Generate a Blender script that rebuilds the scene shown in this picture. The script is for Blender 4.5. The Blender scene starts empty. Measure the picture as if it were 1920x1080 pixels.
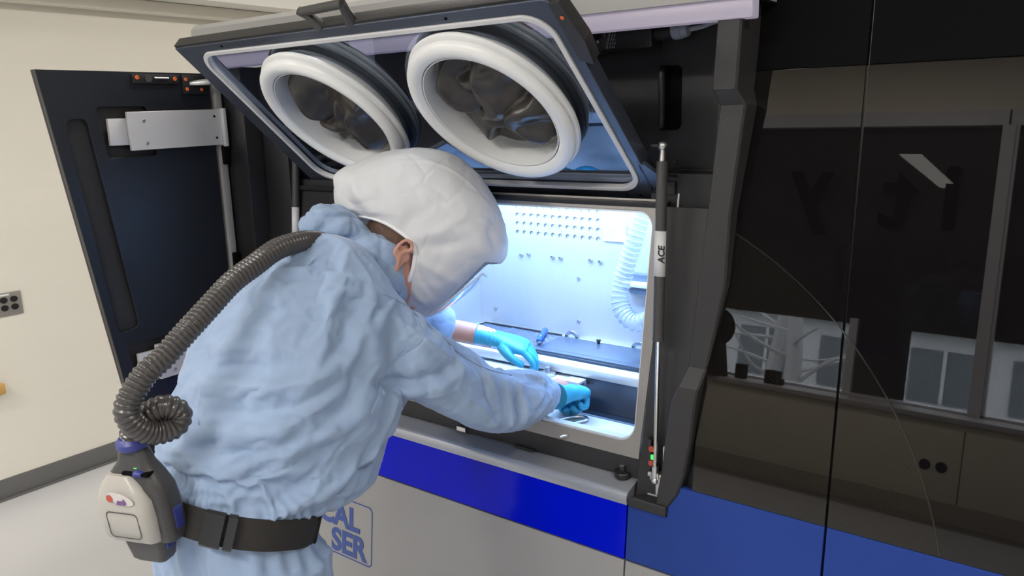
import bpy, bmesh, math, random
import numpy as np
from mathutils import Vector, Matrix, noise
random.seed(7)
PI = math.pi
sc = bpy.context.scene
COL = sc.collection

# ------------------------------------------------------------ camera
cam_d = bpy.data.cameras.new('camera')
cam = bpy.data.objects.new('camera', cam_d); COL.objects.link(cam)
right = Vector((0.80271, 0.595776, -0.0266)); down = Vector((0.104837, -0.184878, -0.977154)); fwd = Vector((-0.587082, 0.781582, -0.210863))
m = Matrix((right, -down, -fwd)).transposed().to_4x4()
m.translation = Vector((0.75, -1.55, 1.73))
cam.matrix_world = m
cam_d.sensor_width = 36.0
cam_d.lens = 1500.78 / 1920 * 36
cam_d.clip_start = 0.02
sc.camera = cam

# ------------------------------------------------------------ world, exposure
w = bpy.data.worlds.new('sky'); sc.world = w; w.use_nodes = True
nt = w.node_tree
bg = nt.nodes['Background']
bg.inputs[0].default_value = (0.88, 0.93, 1.0, 1); bg.inputs[1].default_value = 15.0
sc.view_settings.view_transform = 'Standard'; sc.view_settings.look = 'None'
sc.view_settings.gamma = 1.0; sc.view_settings.exposure = 0.0
sc.view_settings.use_curve_mapping = False
sc.cycles.use_denoising = True
sc.cycles.max_bounces = 9; sc.cycles.transparent_max_bounces = 10
sc.cycles.sample_clamp_indirect = 6.0; sc.cycles.caustics_reflective = False; sc.cycles.caustics_refractive = False

def area(name, loc, sx, sy, power, col, rot=(0, 0, 0), spread=180):
    l = bpy.data.lights.new(name, 'AREA'); l.shape = 'RECTANGLE'; l.size = sx; l.size_y = sy
    l.energy = power; l.color = col; l.spread = math.radians(spread)
    o = bpy.data.objects.new(name, l); COL.objects.link(o); o.location = loc; o.rotation_euler = rot
    return o
ROOM = (1.0, 0.955, 0.89)
area('ceiling_lamp_glow', (-0.2, -2.7, 2.955), 1.16, 0.26, 58, ROOM)
area('ceiling_lamp_glow', (-2.1, -2.6, 2.955), 0.26, 1.16, 52, ROOM)
area('ceiling_lamp_glow', (1.5, -1.0, 2.955), 0.26, 1.16, 24, ROOM)
area('ceiling_lamp_glow', (-1.08, 1.55, 2.955), 0.24, 3.0, 74, ROOM)
# the LED bars that light the process chamber
COOL = (0.36, 0.60, 1.0)
area('chamber_lamp_glow', (-0.52, 0.20, 1.563), 0.84, 0.10, 27, COOL, (math.radians(-8), 0, 0))
area('chamber_lamp_glow', (-0.52, 0.42, 1.563), 0.84, 0.06, 9, COOL, (0, 0, 0))

# ------------------------------------------------------------ materials
def nodes(mt): return mt.node_tree.nodes, mt.node_tree.links
def mat(name, col, rough=0.5, metal=0.0, bump=0.0, bscale=200.0, var=0.0, vscale=3.0, spec=0.5, stretch=None,
        alpha=1.0, trans=0.0, coat=0.0, emit=None, es=0.0, ior=1.5, sheen=0.0, sss=0.0, bdist=0.001):
    mt = bpy.data.materials.new(name); mt.use_nodes = True
    N, L = nodes(mt); b = N['Principled BSDF']
    b.inputs['Base Color'].default_value = (*col, 1); b.inputs['Roughness'].default_value = rough
    b.inputs['Metallic'].default_value = metal; b.inputs['IOR'].default_value = ior
    b.inputs['Specular IOR Level'].default_value = spec
    b.inputs['Alpha'].default_value = alpha; b.inputs['Transmission Weight'].default_value = trans
    b.inputs['Coat Weight'].default_value = coat; b.inputs['Coat Roughness'].default_value = 0.05
    b.inputs['Sheen Weight'].default_value = sheen
    if sss: b.inputs['Subsurface Weight'].default_value = sss; b.inputs['Subsurface Radius'].default_value = (0.02, 0.01, 0.006); b.inputs['Subsurface Scale'].default_value = 0.5
    if emit: b.inputs['Emission Color'].default_value = (*emit, 1); b.inputs['Emission Strength'].default_value = es
    tc = N.new('ShaderNodeTexCoord'); mp = N.new('ShaderNodeMapping'); L.new(tc.outputs['Object'], mp.inputs[0])
    if stretch: mp.inputs['Scale'].default_value = stretch
    if var:
        n1 = N.new('ShaderNodeTexNoise'); n1.inputs['Scale'].default_value = vscale; n1.inputs['Detail'].default_value = 5
        L.new(mp.outputs[0], n1.inputs['Vector'])
        mx = N.new('ShaderNodeMix'); mx.data_type = 'RGBA'
        mx.inputs[6].default_value = (*[c * (1 - var) for c in col], 1); mx.inputs[7].default_value = (*[min(1, c * (1 + var)) for c in col], 1)
        L.new(n1.outputs[0], mx.inputs[0]); L.new(mx.outputs[2], b.inputs['Base Color'])
    if bump:
        n2 = N.new('ShaderNodeTexNoise'); n2.inputs['Scale'].default_value = bscale; n2.inputs['Detail'].default_value = 4
        L.new(mp.outputs[0], n2.inputs['Vector'])
        bp = N.new('ShaderNodeBump'); bp.inputs['Strength'].default_value = bump; bp.inputs['Distance'].default_value = bdist
        L.new(n2.outputs[0], bp.inputs['Height']); L.new(bp.outputs[0], b.inputs['Normal'])
    return mt
M = {}
M['wall'] = mat('cream_paint', (0.77, 0.735, 0.655), 0.7, bump=0.15, bscale=260, stretch=(1, 0.25, 3), var=0.02, vscale=6)
M['ceil'] = mat('ceiling_white', (0.78, 0.77, 0.72), 0.8, bump=0.1, bscale=90)
M['floor'] = mat('grey_vinyl_floor', (0.60, 0.60, 0.62), 0.35, var=0.04, vscale=2.5, bump=0.05, bscale=40)
M['baseb'] = mat('grey_rubber_base', (0.13, 0.13, 0.13), 0.45)
M['blackpc'] = mat('black_powder_coat', (0.013, 0.013, 0.015), 0.42, bump=0.55, bscale=420, spec=0.5)
M['charcoal'] = mat('charcoal_powder_coat', (0.024, 0.023, 0.024), 0.5, bump=0.6, bscale=420, var=0.05, vscale=30)
M['dooredge'] = mat('door_coat', (0.012, 0.014, 0.02), 0.33, bump=0.12, bscale=200, var=0.2, vscale=4)
M['bluish'] = mat('dark_anodised', (0.085, 0.10, 0.135), 0.38, metal=0.65, bump=0.3, bscale=500)
M['glassdark'] = mat('smoked_gloss_panel', (0.0045, 0.004, 0.0045), 0.012, spec=0.5, ior=1.5)
M['mattblack'] = mat('matt_black', (0.003, 0.003, 0.004), 0.8, spec=0.08)
M['bluematt'] = mat('blue_panel_print', (0.020, 0.052, 0.26), 0.30, spec=0.12)
M['bluegloss'] = mat('blue_gloss_band', (0.0, 0.006, 0.60), 0.12, spec=0.14)
M['grey'] = mat('light_grey_lacquer', (0.34, 0.335, 0.33), 0.42, metal=0.15, bump=0.08, bscale=500, var=0.03, vscale=4)
M['shelf'] = mat('grey_metallic_lacquer', (0.44, 0.46, 0.51), 0.27, metal=0.45, bump=0.06, bscale=500)
M['alu'] = mat('brushed_aluminium', (0.34, 0.32, 0.30), 0.42, metal=0.45, bump=0.15, bscale=60, stretch=(1, 1, 14))
M['plate'] = mat('bare_silver_plate', (0.60, 0.60, 0.62), 0.42, metal=0.25, var=0.04, vscale=8)
M['steel'] = mat('polished_steel', (0.68, 0.68, 0.68), 0.16, metal=1.0)
M['steelr'] = mat('satin_steel', (0.58, 0.58, 0.58), 0.34, metal=1.0, bump=0.08, bscale=300)
M['chamber'] = mat('chamber_sheet_steel', (0.58, 0.58, 0.60), 0.36, metal=0.35, bump=0.1, bscale=40, stretch=(12, 1, 1), var=0.03, vscale=5)
M['chamberw'] = mat('chamber_bright_steel', (0.86, 0.86, 0.86), 0.30, metal=0.30, var=0.04, vscale=6)
M['bluegrey'] = mat('blue_grey_plate', (0.16, 0.20, 0.27), 0.32, metal=0.4, var=0.08, vscale=12)
M['slot'] = mat('slot_dark', (0.05, 0.07, 0.10), 0.25, metal=0.5)
M['white'] = mat('white_label', (0.80, 0.80, 0.80), 0.5)
M['labgrey'] = mat('pale_label', (0.62, 0.62, 0.64), 0.4)
M['gasket'] = mat('pale_gasket', (0.66, 0.66, 0.68), 0.45)
M['ring'] = mat('white_plastic_ring', (0.80, 0.81, 0.82), 0.33, bump=0.08, bscale=60, var=0.05, vscale=9, sss=0.05)
M['rubber'] = mat('black_glove_rubber', (0.040, 0.035, 0.031), 0.32, bump=0.25, bscale=70, var=0.45, vscale=14)
M['blackpl'] = mat('black_plastic', (0.018, 0.018, 0.019), 0.38)
M['darkpl'] = mat('dark_grey_plastic', (0.050, 0.048, 0.050), 0.42, bump=0.15, bscale=300)
M['hose'] = mat('ribbed_hose_grey', (0.060, 0.056, 0.056), 0.27, spec=0.5)
M['cover'] = mat('warm_grey_plastic', (0.42, 0.40, 0.37), 0.38, bump=0.05, bscale=100)
M['bluebtn'] = mat('blue_plastic', (0.035, 0.045, 0.24), 0.4)
M['webbing'] = mat('black_webbing', (0.018, 0.016, 0.015), 0.75, bump=0.4, bscale=900)
M['orange'] = mat('orange_screw', (0.75, 0.16, 0.04), 0.4)
M['red'] = mat('red_lens', (0.45, 0.06, 0.03), 0.3)
M['green'] = mat('green_led', (0.02, 0.5, 0.05), 0.3, emit=(0.1, 1, 0.2), es=0.8)
M['blueink'] = mat('blue_lettering', (0.045, 0.085, 0.30), 0.5)
M['blackink'] = mat('black_lettering', (0.01, 0.01, 0.01), 0.5)
M['paleink'] = mat('pale_lettering', (0.55, 0.55, 0.55), 0.5)
M['gland'] = mat('grey_gland', (0.30, 0.33, 0.40), 0.4)
M['gown'] = mat('pale_blue_coverall', (0.285, 0.385, 0.565), 0.72, bump=0.35, bscale=38, var=0.035, vscale=22, sheen=0.15, sss=0.04, bdist=0.002)
M['hood'] = mat('white_hood_fabric', (0.84, 0.85, 0.87), 0.62, bump=0.30, bscale=30, var=0.02, vscale=10, sheen=0.1, sss=0.12, bdist=0.002)
M['skin'] = mat('skin', (0.56, 0.29, 0.22), 0.5, bump=0.25, bscale=120, var=0.12, vscale=25, sss=0.12)
M['hair'] = mat('short_brown_hair', (0.085, 0.045, 0.03), 0.65, bump=0.9, bscale=160, var=0.5, vscale=90, stretch=(1, 1, 0.25))
M['glove'] = mat('cyan_nitrile', (0.05, 0.42, 0.66), 0.42, bump=0.35, bscale=70, stretch=(1, 3, 1), var=0.06, vscale=15, sss=0.05)
M['duct'] = mat('clear_ribbed_duct', (0.50, 0.56, 0.66), 0.18, alpha=0.50, spec=0.6)
M['film'] = mat('crinkled_foil', (0.20, 0.25, 0.36), 0.22, metal=0.5, bump=0.9, bscale=26, bdist=0.004)
M['wood'] = mat('light_wood', (0.62, 0.36, 0.12), 0.45, var=0.15, vscale=8, stretch=(1, 8, 8))
M['blind'] = mat('dark_window_film', (0.022, 0.018, 0.018), 0.6)
M['winframe'] = mat('window_frame_metal', (0.66, 0.64, 0.68), 0.4)
M['beige'] = mat('beige_wall_paint', (0.84, 0.77, 0.64), 0.7)
M['beigel'] = mat('beige_enamel', (0.62, 0.58, 0.46), 0.5)
M['sill'] = mat('sill_stone', (0.40, 0.38, 0.38), 0.45)
M['facade'] = mat('pale_render_facade', (0.62, 0.62, 0.64), 0.8, var=0.05)
M['facaded'] = mat('facade_window_glass', (0.16, 0.18, 0.20), 0.3)
M['bark'] = mat('grey_bark', (0.42, 0.41, 0.42), 0.8, bump=0.4, bscale=60)
M['ground'] = mat('outdoor_ground', (0.22, 0.22, 0.20), 0.9)

def pane_mat(name, tint, refl_rough=0.0, thin=0.86, gcol=(1, 1, 1)):
    mt = bpy.data.materials.new(name); mt.use_nodes = True
    N, L = nodes(mt); N.remove(N['Principled BSDF'])
    t = N.new('ShaderNodeBsdfTransparent'); t.inputs[0].default_value = (*tint, 1)
    g = N.new('ShaderNodeBsdfGlossy'); g.inputs['Roughness'].default_value = refl_rough; g.inputs['Color'].default_value = (*gcol, 1)
    fr = N.new('ShaderNodeFresnel'); fr.inputs[0].default_value = 1.52
    mu = N.new('ShaderNodeMath'); mu.operation = 'MULTIPLY'; mu.inputs[1].default_value = thin * 2
    mu.use_clamp = True
    mx = N.new('ShaderNodeMixShader'); L.new(fr.outputs[0], mu.inputs[0])
    ge = N.new('ShaderNodeNewGeometry'); iv = N.new('ShaderNodeMath'); iv.operation = 'SUBTRACT'; iv.inputs[0].default_value = 1.0
    m2 = N.new('ShaderNodeMath'); m2.operation = 'MULTIPLY'        # a sheet reflects once: no inner total reflection
    L.new(ge.outputs['Backfacing'], iv.inputs[1]); L.new(iv.outputs[0], m2.inputs[0]); L.new(mu.outputs[0], m2.inputs[1]); L.new(m2.outputs[0], mx.inputs[0])
    L.new(t.outputs[0], mx.inputs[1]); L.new(g.outputs[0], mx.inputs[2]); L.new(mx.outputs[0], N['Material Output'].inputs[0])
    return mt
M['doorglass'] = pane_mat('glove_door_glass', (0.84, 0.87, 0.93), 0.0, 1.3, (.70, .82, 1.0))
M['visor'] = pane_mat('visor_film', (0.93, 0.95, 0.97), 0.02, 0.9)
M['pane'] = pane_mat('window_pane', (0.9, 0.92, 0.92), 0.0, 0.7)
# fabric of the hood bib: thin, lets some light through
def thin_fabric(name, col, tl=0.45):
    mt = mat(name, col, 0.7, bump=0.45, bscale=24, bdist=0.003)
    N, L = nodes(mt); b = N['Principled BSDF']
    t = N.new('ShaderNodeBsdfTranslucent'); t.inputs[0].default_value = (*col, 1)
    mx = N.new('ShaderNodeMixShader'); mx.inputs[0].default_value = tl
    L.new(b.outputs[0], mx.inputs[1]); L.new(t.outputs[0], mx.inputs[2]); L.new(mx.outputs[0], N['Material Output'].inputs[0])
    return mt
M['hoodt'] = thin_fabric('white_hood_fabric_thin', (0.84, 0.85, 0.88), 0.30)
M['gownt'] = thin_fabric('pale_blue_coverall_thin', (0.42, 0.53, 0.72), 0.12)

# ------------------------------------------------------------ mesh helpers
def V(*a): return Vector(a)
def finish(name, me, mt, parent=None, smooth=True, angle=35):
    o = bpy.data.objects.new(name, me); COL.objects.link(o)
    if mt is not None:
        me.materials.clear(); me.materials.append(M[mt] if isinstance(mt, str) else mt)
    if smooth and len(me.polygons):
        me.polygons.foreach_set('use_smooth', [True] * len(me.polygons))
        me.set_sharp_from_angle(angle=math.radians(angle))
    if parent is not None: o.parent = parent
    return o
def obj(name, bm, mt, parent=None, smooth=True, angle=35, recalc=True):
    if recalc: bmesh.ops.recalc_face_normals(bm, faces=bm.faces)
    me = bpy.data.meshes.new(name); bm.to_mesh(me); bm.free()
    return finish(name, me, mt, parent, smooth, angle)
def tag(o, label=None, cat=None, group=None, kind=None):
    if label: o['label'] = label
    if cat: o['category'] = cat
    if group: o['group'] = group
    if kind: o['kind'] = kind
    return o
def empty(name, loc=(0, 0, 0)):
    o = bpy.data.objects.new(name, None); COL.objects.link(o); o.location = loc; o.empty_display_size = 0.1
    return o
def box_into(bm, lo, hi, bev=0.0, mtx=None, seg=2):
    r = bmesh.ops.create_cube(bm, size=1.0)
    vs = r['verts']
    lo = Vector(lo); hi = Vector(hi); c = (lo + hi) / 2; s = hi - lo
    for v in vs: v.co = Vector((v.co.x * s.x + c.x, v.co.y * s.y + c.y, v.co.z * s.z + c.z))
    if bev:
        es = list({e for v in vs for e in v.link_edges})
        rb = bmesh.ops.bevel(bm, geom=es, offset=bev, segments=seg, affect='EDGES', profile=0.5)
        vs = list({v for f in rb['faces'] for v in f.verts} | {v for v in vs if v.is_valid})
    if mtx is not None: bmesh.ops.transform(bm, matrix=mtx, verts=vs)
    return vs
def box(name, lo, hi, mt, parent=None, bev=0.0, mtx=None):
    bm = bmesh.new(); box_into(bm, lo, hi, bev, mtx); return obj(name, bm, mt, parent)
def frame_m(o, U, Vv, N):
    mm = Matrix((Vector(U).normalized(), Vector(Vv).normalized(), Vector(N).normalized())).transposed().to_4x4()
    mm.translation = Vector(o); return mm
def cyl_into(bm, a, b, r, r2=None, n=24, cap=True):
    a = Vector(a); b = Vector(b); d = b - a; L = d.length
    rr = bmesh.ops.create_cone(bm, cap_ends=cap, segments=n, radius1=r, radius2=r if r2 is None else r2, depth=L)
    q = d.to_track_quat('Z', 'Y').to_matrix().to_4x4(); q.translation = (a + b) / 2
    bmesh.ops.transform(bm, matrix=q, verts=rr['verts']); return rr['verts']
def cyl(name, a, b, r, mt, parent=None, r2=None, n=24):
    bm = bmesh.new(); cyl_into(bm, a, b, r, r2, n); return obj(name, bm, mt, parent)
def sph_into(bm, c, r, sc3=(1, 1, 1), n=20):
    rr = bmesh.ops.create_uvsphere(bm, u_segments=n, v_segments=n // 2 + 2, radius=r)
    for v in rr['verts']: v.co = Vector((v.co.x * sc3[0], v.co.y * sc3[1], v.co.z * sc3[2])) + Vector(c)
    return rr['verts']
def catmull(P, per=12, closed=False):
    P = [np.array(p, float) for p in P]; out = []
    n = len(P)
    rng = range(n if closed else n - 1)
    for i in rng:
        if closed: p0, p1, p2, p3 = P[(i - 1) % n], P[i], P[(i + 1) % n], P[(i + 2) % n]
        else: p0 = P[i - 1] if i else 2 * P[0] - P[1]; p1 = P[i]; p2 = P[i + 1]; p3 = P[i + 2] if i + 2 < n else 2 * P[-1] - P[-2]
        for k in range(per):
            t = k / per
            out.append(0.5 * ((2 * p1) + (-p0 + p2) * t + (2 * p0 - 5 * p1 + 4 * p2 - p3) * t * t + (-p0 + 3 * p1 - 3 * p2 + p3) * t ** 3))
    if not closed: out.append(P[-1])
    return out
def tube_into(bm, path, radii, n=16, cap=True, flat=None, up=None):
    """swept tube; radii per point; flat=(sx,sy) per tube scaling in the frame"""
    pts = [Vector(p) for p in path]; N = len(pts)
    if not hasattr(radii, '__len__'): radii = [radii] * N
    rings = []; prev = None
    for i, p in enumerate(pts):
        t = (pts[min(i + 1, N - 1)] - pts[max(i - 1, 0)]).normalized()
        if prev is None:
            u = Vector(up) if up else (Vector((0, 0, 1)) if abs(t.z) < 0.9 else Vector((1, 0, 0)))
            u = (u - t * u.dot(t)).normalized()
        else: u = (prev - t * prev.dot(t)).normalized()
        prev = u; v = t.cross(u)
        r = radii[i]
        ring = []
        for k in range(n):
            a = 2 * PI * k / n
            sx, sy = flat if flat else (1, 1)
            ring.append(bm.verts.new(p + u * math.cos(a) * r * sx + v * math.sin(a) * r * sy))
        rings.append(ring)
    for i in range(N - 1):
        for k in range(n):
            bm.faces.new((rings[i][k], rings[i][(k + 1) % n], rings[i + 1][(k + 1) % n], rings[i + 1][k]))
    if cap: bm.faces.new(rings[0][::-1]); bm.faces.new(rings[-1])
    return rings
def tube(name, path, radii, mt, parent=None, n=16, cap=True, flat=None, up=None):
    bm = bmesh.new(); tube_into(bm, path, radii, n, cap, flat, up); return obj(name, bm, mt, parent)
def loft_into(bm, rings, cap=True, closed=True):
    vr = [[bm.verts.new(Vector(p)) for p in r] for r in rings]
    n = len(vr[0])
    for i in range(len(vr) - 1):
        for k in range(n if closed else n - 1):
            bm.faces.new((vr[i][k], vr[i][(k + 1) % n], vr[i + 1][(k + 1) % n], vr[i + 1][k]))
    if cap: bm.faces.new(vr[0][::-1]); bm.faces.new(vr[-1])
    return vr
def lathe_into(bm, prof, origin, axis, n=48, ref=None):
    ax = Vector(axis).normalized(); u = Vector(ref) if ref else (Vector((1, 0, 0)) if abs(ax.x) < 0.9 else Vector((0, 1, 0)))
    u = (u - ax * u.dot(ax)).normalized(); v = ax.cross(u); o = Vector(origin)
    rings = [[o + ax * h + (u * math.cos(2 * PI * k / n) + v * math.sin(2 * PI * k / n)) * r for k in range(n)] for r, h in prof]
    return loft_into(bm, rings, cap=False)
def lathe(name, prof, origin, axis, mt, parent=None, n=48, close=False):
    bm = bmesh.new(); p = list(prof) + ([prof[0]] if close else [])
    lathe_into(bm, p, origin, axis, n); bmesh.ops.remove_doubles(bm, verts=bm.verts, dist=1e-6)
    return obj(name, bm, mt, parent)
def rrect(u0, v0, u1, v1, r, n=8):
    P = []
    for cx, cy, a0 in ((u1 - r, v0 + r, -PI / 2), (u1 - r, v1 - r, 0), (u0 + r, v1 - r, PI / 2), (u0 + r, v0 + r, PI)):
        for k in range(n + 1):
            a = a0 + PI / 2 * k / n; P.append((cx + r * math.cos(a), cy + r * math.sin(a)))
    return P
def rpoly(pts, r, n=6):
    """rounded polygon: list of corners, radius (scalar or list)"""
    out = []; N = len(pts)
    for i, p in enumerate(pts):
        ri = r[i] if hasattr(r, '__len__') else r
        p = Vector(p); a = (Vector(pts[i - 1]) - p); b = (Vector(pts[(i + 1) % N]) - p)
        if ri <= 0: out.append(tuple(p)); continue
        an = a.angle(b); d = min(ri / math.tan(an / 2), a.length * 0.49, b.length * 0.49)
        A = p + a.normalized() * d; B = p + b.normalized() * d
        for k in range(n + 1):
            t = k / n; out.append(tuple(A * (1 - t) ** 2 + p * 2 * t * (1 - t) + B * t * t))
    return out
def circ(cx, cy, rx, ry=None, n=40):
    ry = ry or rx
    return [(cx + rx * math.cos(2 * PI * k / n), cy + ry * math.sin(2 * PI * k / n)) for k in range(n)]
def flat_mesh(loops, thick, bev=0.0):
    """2D outlines with holes -> solid plate mesh, local z from -thick..0"""
    cu = bpy.data.curves.new('c', 'CURVE'); cu.dimensions = '2D'; cu.fill_mode = 'BOTH'
    cu.extrude = max(thick / 2 - bev, 1e-5); cu.bevel_depth = bev; cu.bevel_resolution = 2; cu.offset = -bev
    for lp in loops:
        s = cu.splines.new('POLY'); s.points.add(len(lp) - 1)
        for i, p in enumerate(lp): s.points[i].co = (p[0], p[1], 0, 1)
        s.use_cyclic_u = True
    o = bpy.data.objects.new('c', cu); COL.objects.link(o)
    me = bpy.data.meshes.new_from_object(o.evaluated_get(bpy.context.evaluated_depsgraph_get()))
    bpy.data.objects.remove(o); bpy.data.curves.remove(cu)
    for v in me.vertices: v.co.z -= thick / 2
    return me
def plate(name, loops, mtx, thick, mt, parent=None, bev=0.0):
    me = flat_mesh(loops, thick, bev); me.transform(mtx)
    o = finish(name, me, mt, parent, True, 30); return o
def text_mesh(s, size, mtx, depth=0.0006, bold=0.0, shear=0.0):
    cu = bpy.data.curves.new('t', 'FONT'); cu.body = s; cu.size = size; cu.extrude = depth; cu.offset = bold; cu.shear = shear
    o = bpy.data.objects.new('t', cu); COL.objects.link(o)
    me = bpy.data.meshes.new_from_object(o.evaluated_get(bpy.context.evaluated_depsgraph_get()))
    bpy.data.objects.remove(o); bpy.data.curves.remove(cu); me.transform(mtx); return me
def text(name, s, size, mtx, mt, parent=None, bold=0.0, depth=0.0006, shear=0.0):
    return finish(name, text_mesh(s, size, mtx, depth, bold, shear), mt, parent, False)
def bolts(name, pts, axis, r, h, mt, parent=None, hexa=False):
    """each screw a part of its own"""
    res = []
    for p in pts:
        bm = bmesh.new(); a = Vector(axis).normalized()
        lathe_into(bm, [(0.0001, h * 0.55), (r * 0.45, h * 0.55), (r * 0.5, h), (r * 0.8, h * 0.95), (r, h * 0.5), (r, 0)], p, a, 6 if hexa else 16)
        res.append(obj(name, bm, mt, parent))
    return res

# ============================================================ THE ROOM
def struct(name, lo, hi, mt, **k):
    return tag(box(name, lo, hi, mt, **k), kind='structure')
XL, YB, XR, YF, ZC = -3.329, -4.0, 3.2, 4.2, 3.0
struct('floor', (XL - .1, YB - .3, -.1), (XR + .1, YF + .1, 0), 'floor')
struct('ceiling', (XL - .1, YB - .3, ZC), (XR + .1, YF + .1, ZC + .1), 'ceil')
struct('wall_left', (XL - .1, YB, 0), (XL, YF, ZC), 'wall')
struct('wall_right', (XR, YB, 0), (XR + .1, YF, ZC), 'wall')
struct('wall_front', (XL, YF, 0), (XR, YF + .1, ZC), 'wall')
struct('trim_1', (XL, YB, 2.285), (XL + .10, YF, 2.345), 'wall', bev=.012)      # painted casing strip
struct('trim_2', (XL, YB, 2.345), (XL + .28, YF, ZC), 'ceil')                   # lowered soffit over the wall
bm = bmesh.new(); box_into(bm, (XL, YB, 0), (XL + .006, YF, .104), .002); box_into(bm, (XL, YB, 0), (XL + .018, YF, .010), .004)
tag(obj('baseboard_left', bm, 'baseb'), kind='structure')
# window wall behind the camera (seen reflected in the machine's gloss panels)
wz0, wz1 = 0.69, 2.47
bm = bmesh.new()
box_into(bm, (XL, YB - .12, 0), (XR, YB, wz0)); box_into(bm, (XL, YB - .12, 2.56), (XR, YB, ZC))
tag(obj('wall_back', bm, 'beige'), kind='structure')
for i, (a, b) in enumerate(((-3.3, -1.63), (-1.55, 0.19), (0.26, 1.95), (2.02, 3.19))):
    r = tag(box('window_%d' % (i + 1), (a - .04, YB - .1, wz1), (b + .04, YB + .0, wz1 + .09), 'winframe'), kind='structure')
    box('window_frame', (b, YB - .1, wz0), (b + .07, YB + .01, wz1), 'winframe', r)
    box('window_frame', (a - .03, YB - .1, wz0 - .0), (a + .02, YB + .0, wz1), 'winframe', r)
    box('window_frame', (a, YB - .1, wz0 - .03), (b, YB + .0, wz0 + .015), 'winframe', r)
    box('pane', (a, YB - .045, wz0), (b, YB - .04, wz1), 'pane', r)
    box('blind', (a, YB - .085, 1.16), (b, YB - .08, wz1), 'blind', r)
    if i == 1:
        box('window_frame', (-.55, YB - .1, wz0), (-.50, YB - .01, 1.2), 'winframe', r)
        box('blind', (-.50, YB - .085, wz0), (-.185, YB - .08, 1.16), 'blind', r)
        # letters applied to the inside of the pane, readable from the room
        bm = bmesh.new()
        for ch_, xr, zb_ in (('y', -1.06, 1.89), ('t', -.46, 1.83), ('i', -.09, 1.83)):
            me = text_mesh(ch_, .60, Matrix.Identity(4), .001, .012)
            xs = [v.co.x for v in me.vertices]; x0_ = min(xs)
            # the pane is read from +Y, so the reading direction is -X
            me.transform(frame_m((xr + (max(xs) - x0_), YB - .036, zb_), (-1, 0, 0), (0, 0, 1), (0, 1, 0)) @ Matrix.Translation((-x0_, 0, 0)))
            bm.from_mesh(me)
        obj('window_lettering', bm, 'mattblack', r, False)
struct('trim_3', (XL, YB, .655), (XR, YB + .22, .69), 'sill', bev=.006)          # window sill
cab = tag(box('sill_cabinet', (XL + .01, YB + .002, .17), (XR - .01, YB + .20, .655), 'beigel', bev=.01), 'long beige convector cabinet under the windows', 'radiator cover')
for x in (-1.6, 0.21, 1.9): box('panel_joint', (x, YB + .198, .18), (x + .004, YB + .202, .62), 'mattblack', cab)
for x in (0.02, 0.11): cyl('socket', (x, YB + .199, .38), (x, YB + .204, .38), .032, 'mattblack', cab)
# small things on the sill, seen only in the reflection
for i, (x, h, wd) in enumerate(((-1.24, .10, .07), (-1.03, .09, .10), (-.93, .04, .02))):
    tag(box('box', (x, YB + .06, .69), (x + wd, YB + .13, .69 + h), 'mattblack', bev=.004),
        ('small dark upright box on the window sill, left end', 'wide dark box on the window sill beside the pane', 'tiny dark box on the window sill')[i], 'box')
bm = bmesh.new(); sph_into(bm, (-1.40, YB + .14, 1.03), .13, (1, .7, 1.05)); cyl_into(bm, (-1.40, YB + .14, .69), (-1.40, YB + .14, .95), .11, .07)  # added dark shape standing in for a round-headed silhouette in the panel reflection
tag(obj('sill_silhouette', bm, 'mattblack'), 'dark round-headed silhouette standing on the window sill', 'lamp')
# outdoors
tag(box('outdoor_ground', (-14, -22, -.4), (14, YB - .4, -.3), 'ground'), kind='structure')
bl = empty('building', (0, -12, -.3)); tag(bl, 'pale rendered building across the yard outside the windows', 'building')
def bb(name, lo, hi, mt): 
    o = box(name, lo, hi, mt, bl); o.matrix_parent_inverse = Matrix.Translation((0, 12, .3)); return o
bb('wall', (-10, -12.4, -.3), (10, -12, 6), 'facade')
for x in np.arange(-8.2, 8.5, 1.35):
    for z in (-.2, 1.05, 3.0):
        f = bb('window', (x, -12.0, z), (x + .95, -11.97, z + .8), 'facaded')
        f2 = box('glazing_bar', (x + .45, -11.97, z), (x + .5, -11.95, z + .8), 'facade', f)
for z in (.85, 2.3): bb('ledge', (-10, -12.0, z), (10, -11.8, z + .12), 'facade')
for i, (x, y, lean) in enumerate(((-2.5, -8.5, .1), (-1.9, -7.6, -.12), (.4, -9, .05), (1.7, -7.8, .1), (-4.4, -8.2, .05))):
    bm = bmesh.new()
    base = np.array([x, y, -.32]); top = base + np.array([lean * 3, 0, 4.4])
    tube_into(bm, catmull([base, base + (top - base) * .3 + [.05, 0, 0], base + (top - base) * .6 - [.06, 0, 0], top], 5), [.11 - .0050 * k for k in range(16)], 8)
    for k in range(22):
        t = .12 + .036 * k; p = base + (top - base) * t; a = random.uniform(0, 2 * PI); L = random.uniform(.7, 1.6)
        q = p + np.array([math.cos(a) * L, math.sin(a) * L * .6, random.uniform(.1, .8)]); mid = (p + q) / 2 + np.array([0, 0, random.uniform(-.15, .2)])
        tube_into(bm, catmull([p, mid, q], 4), [.03, .027, .024, .021, .019, .017, .014, .011, .008], 5)
    tag(obj('bare_tree', bm, 'bark'), 'bare leafless tree outside the windows', 'tree', 'bare trees in the yard')
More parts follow.
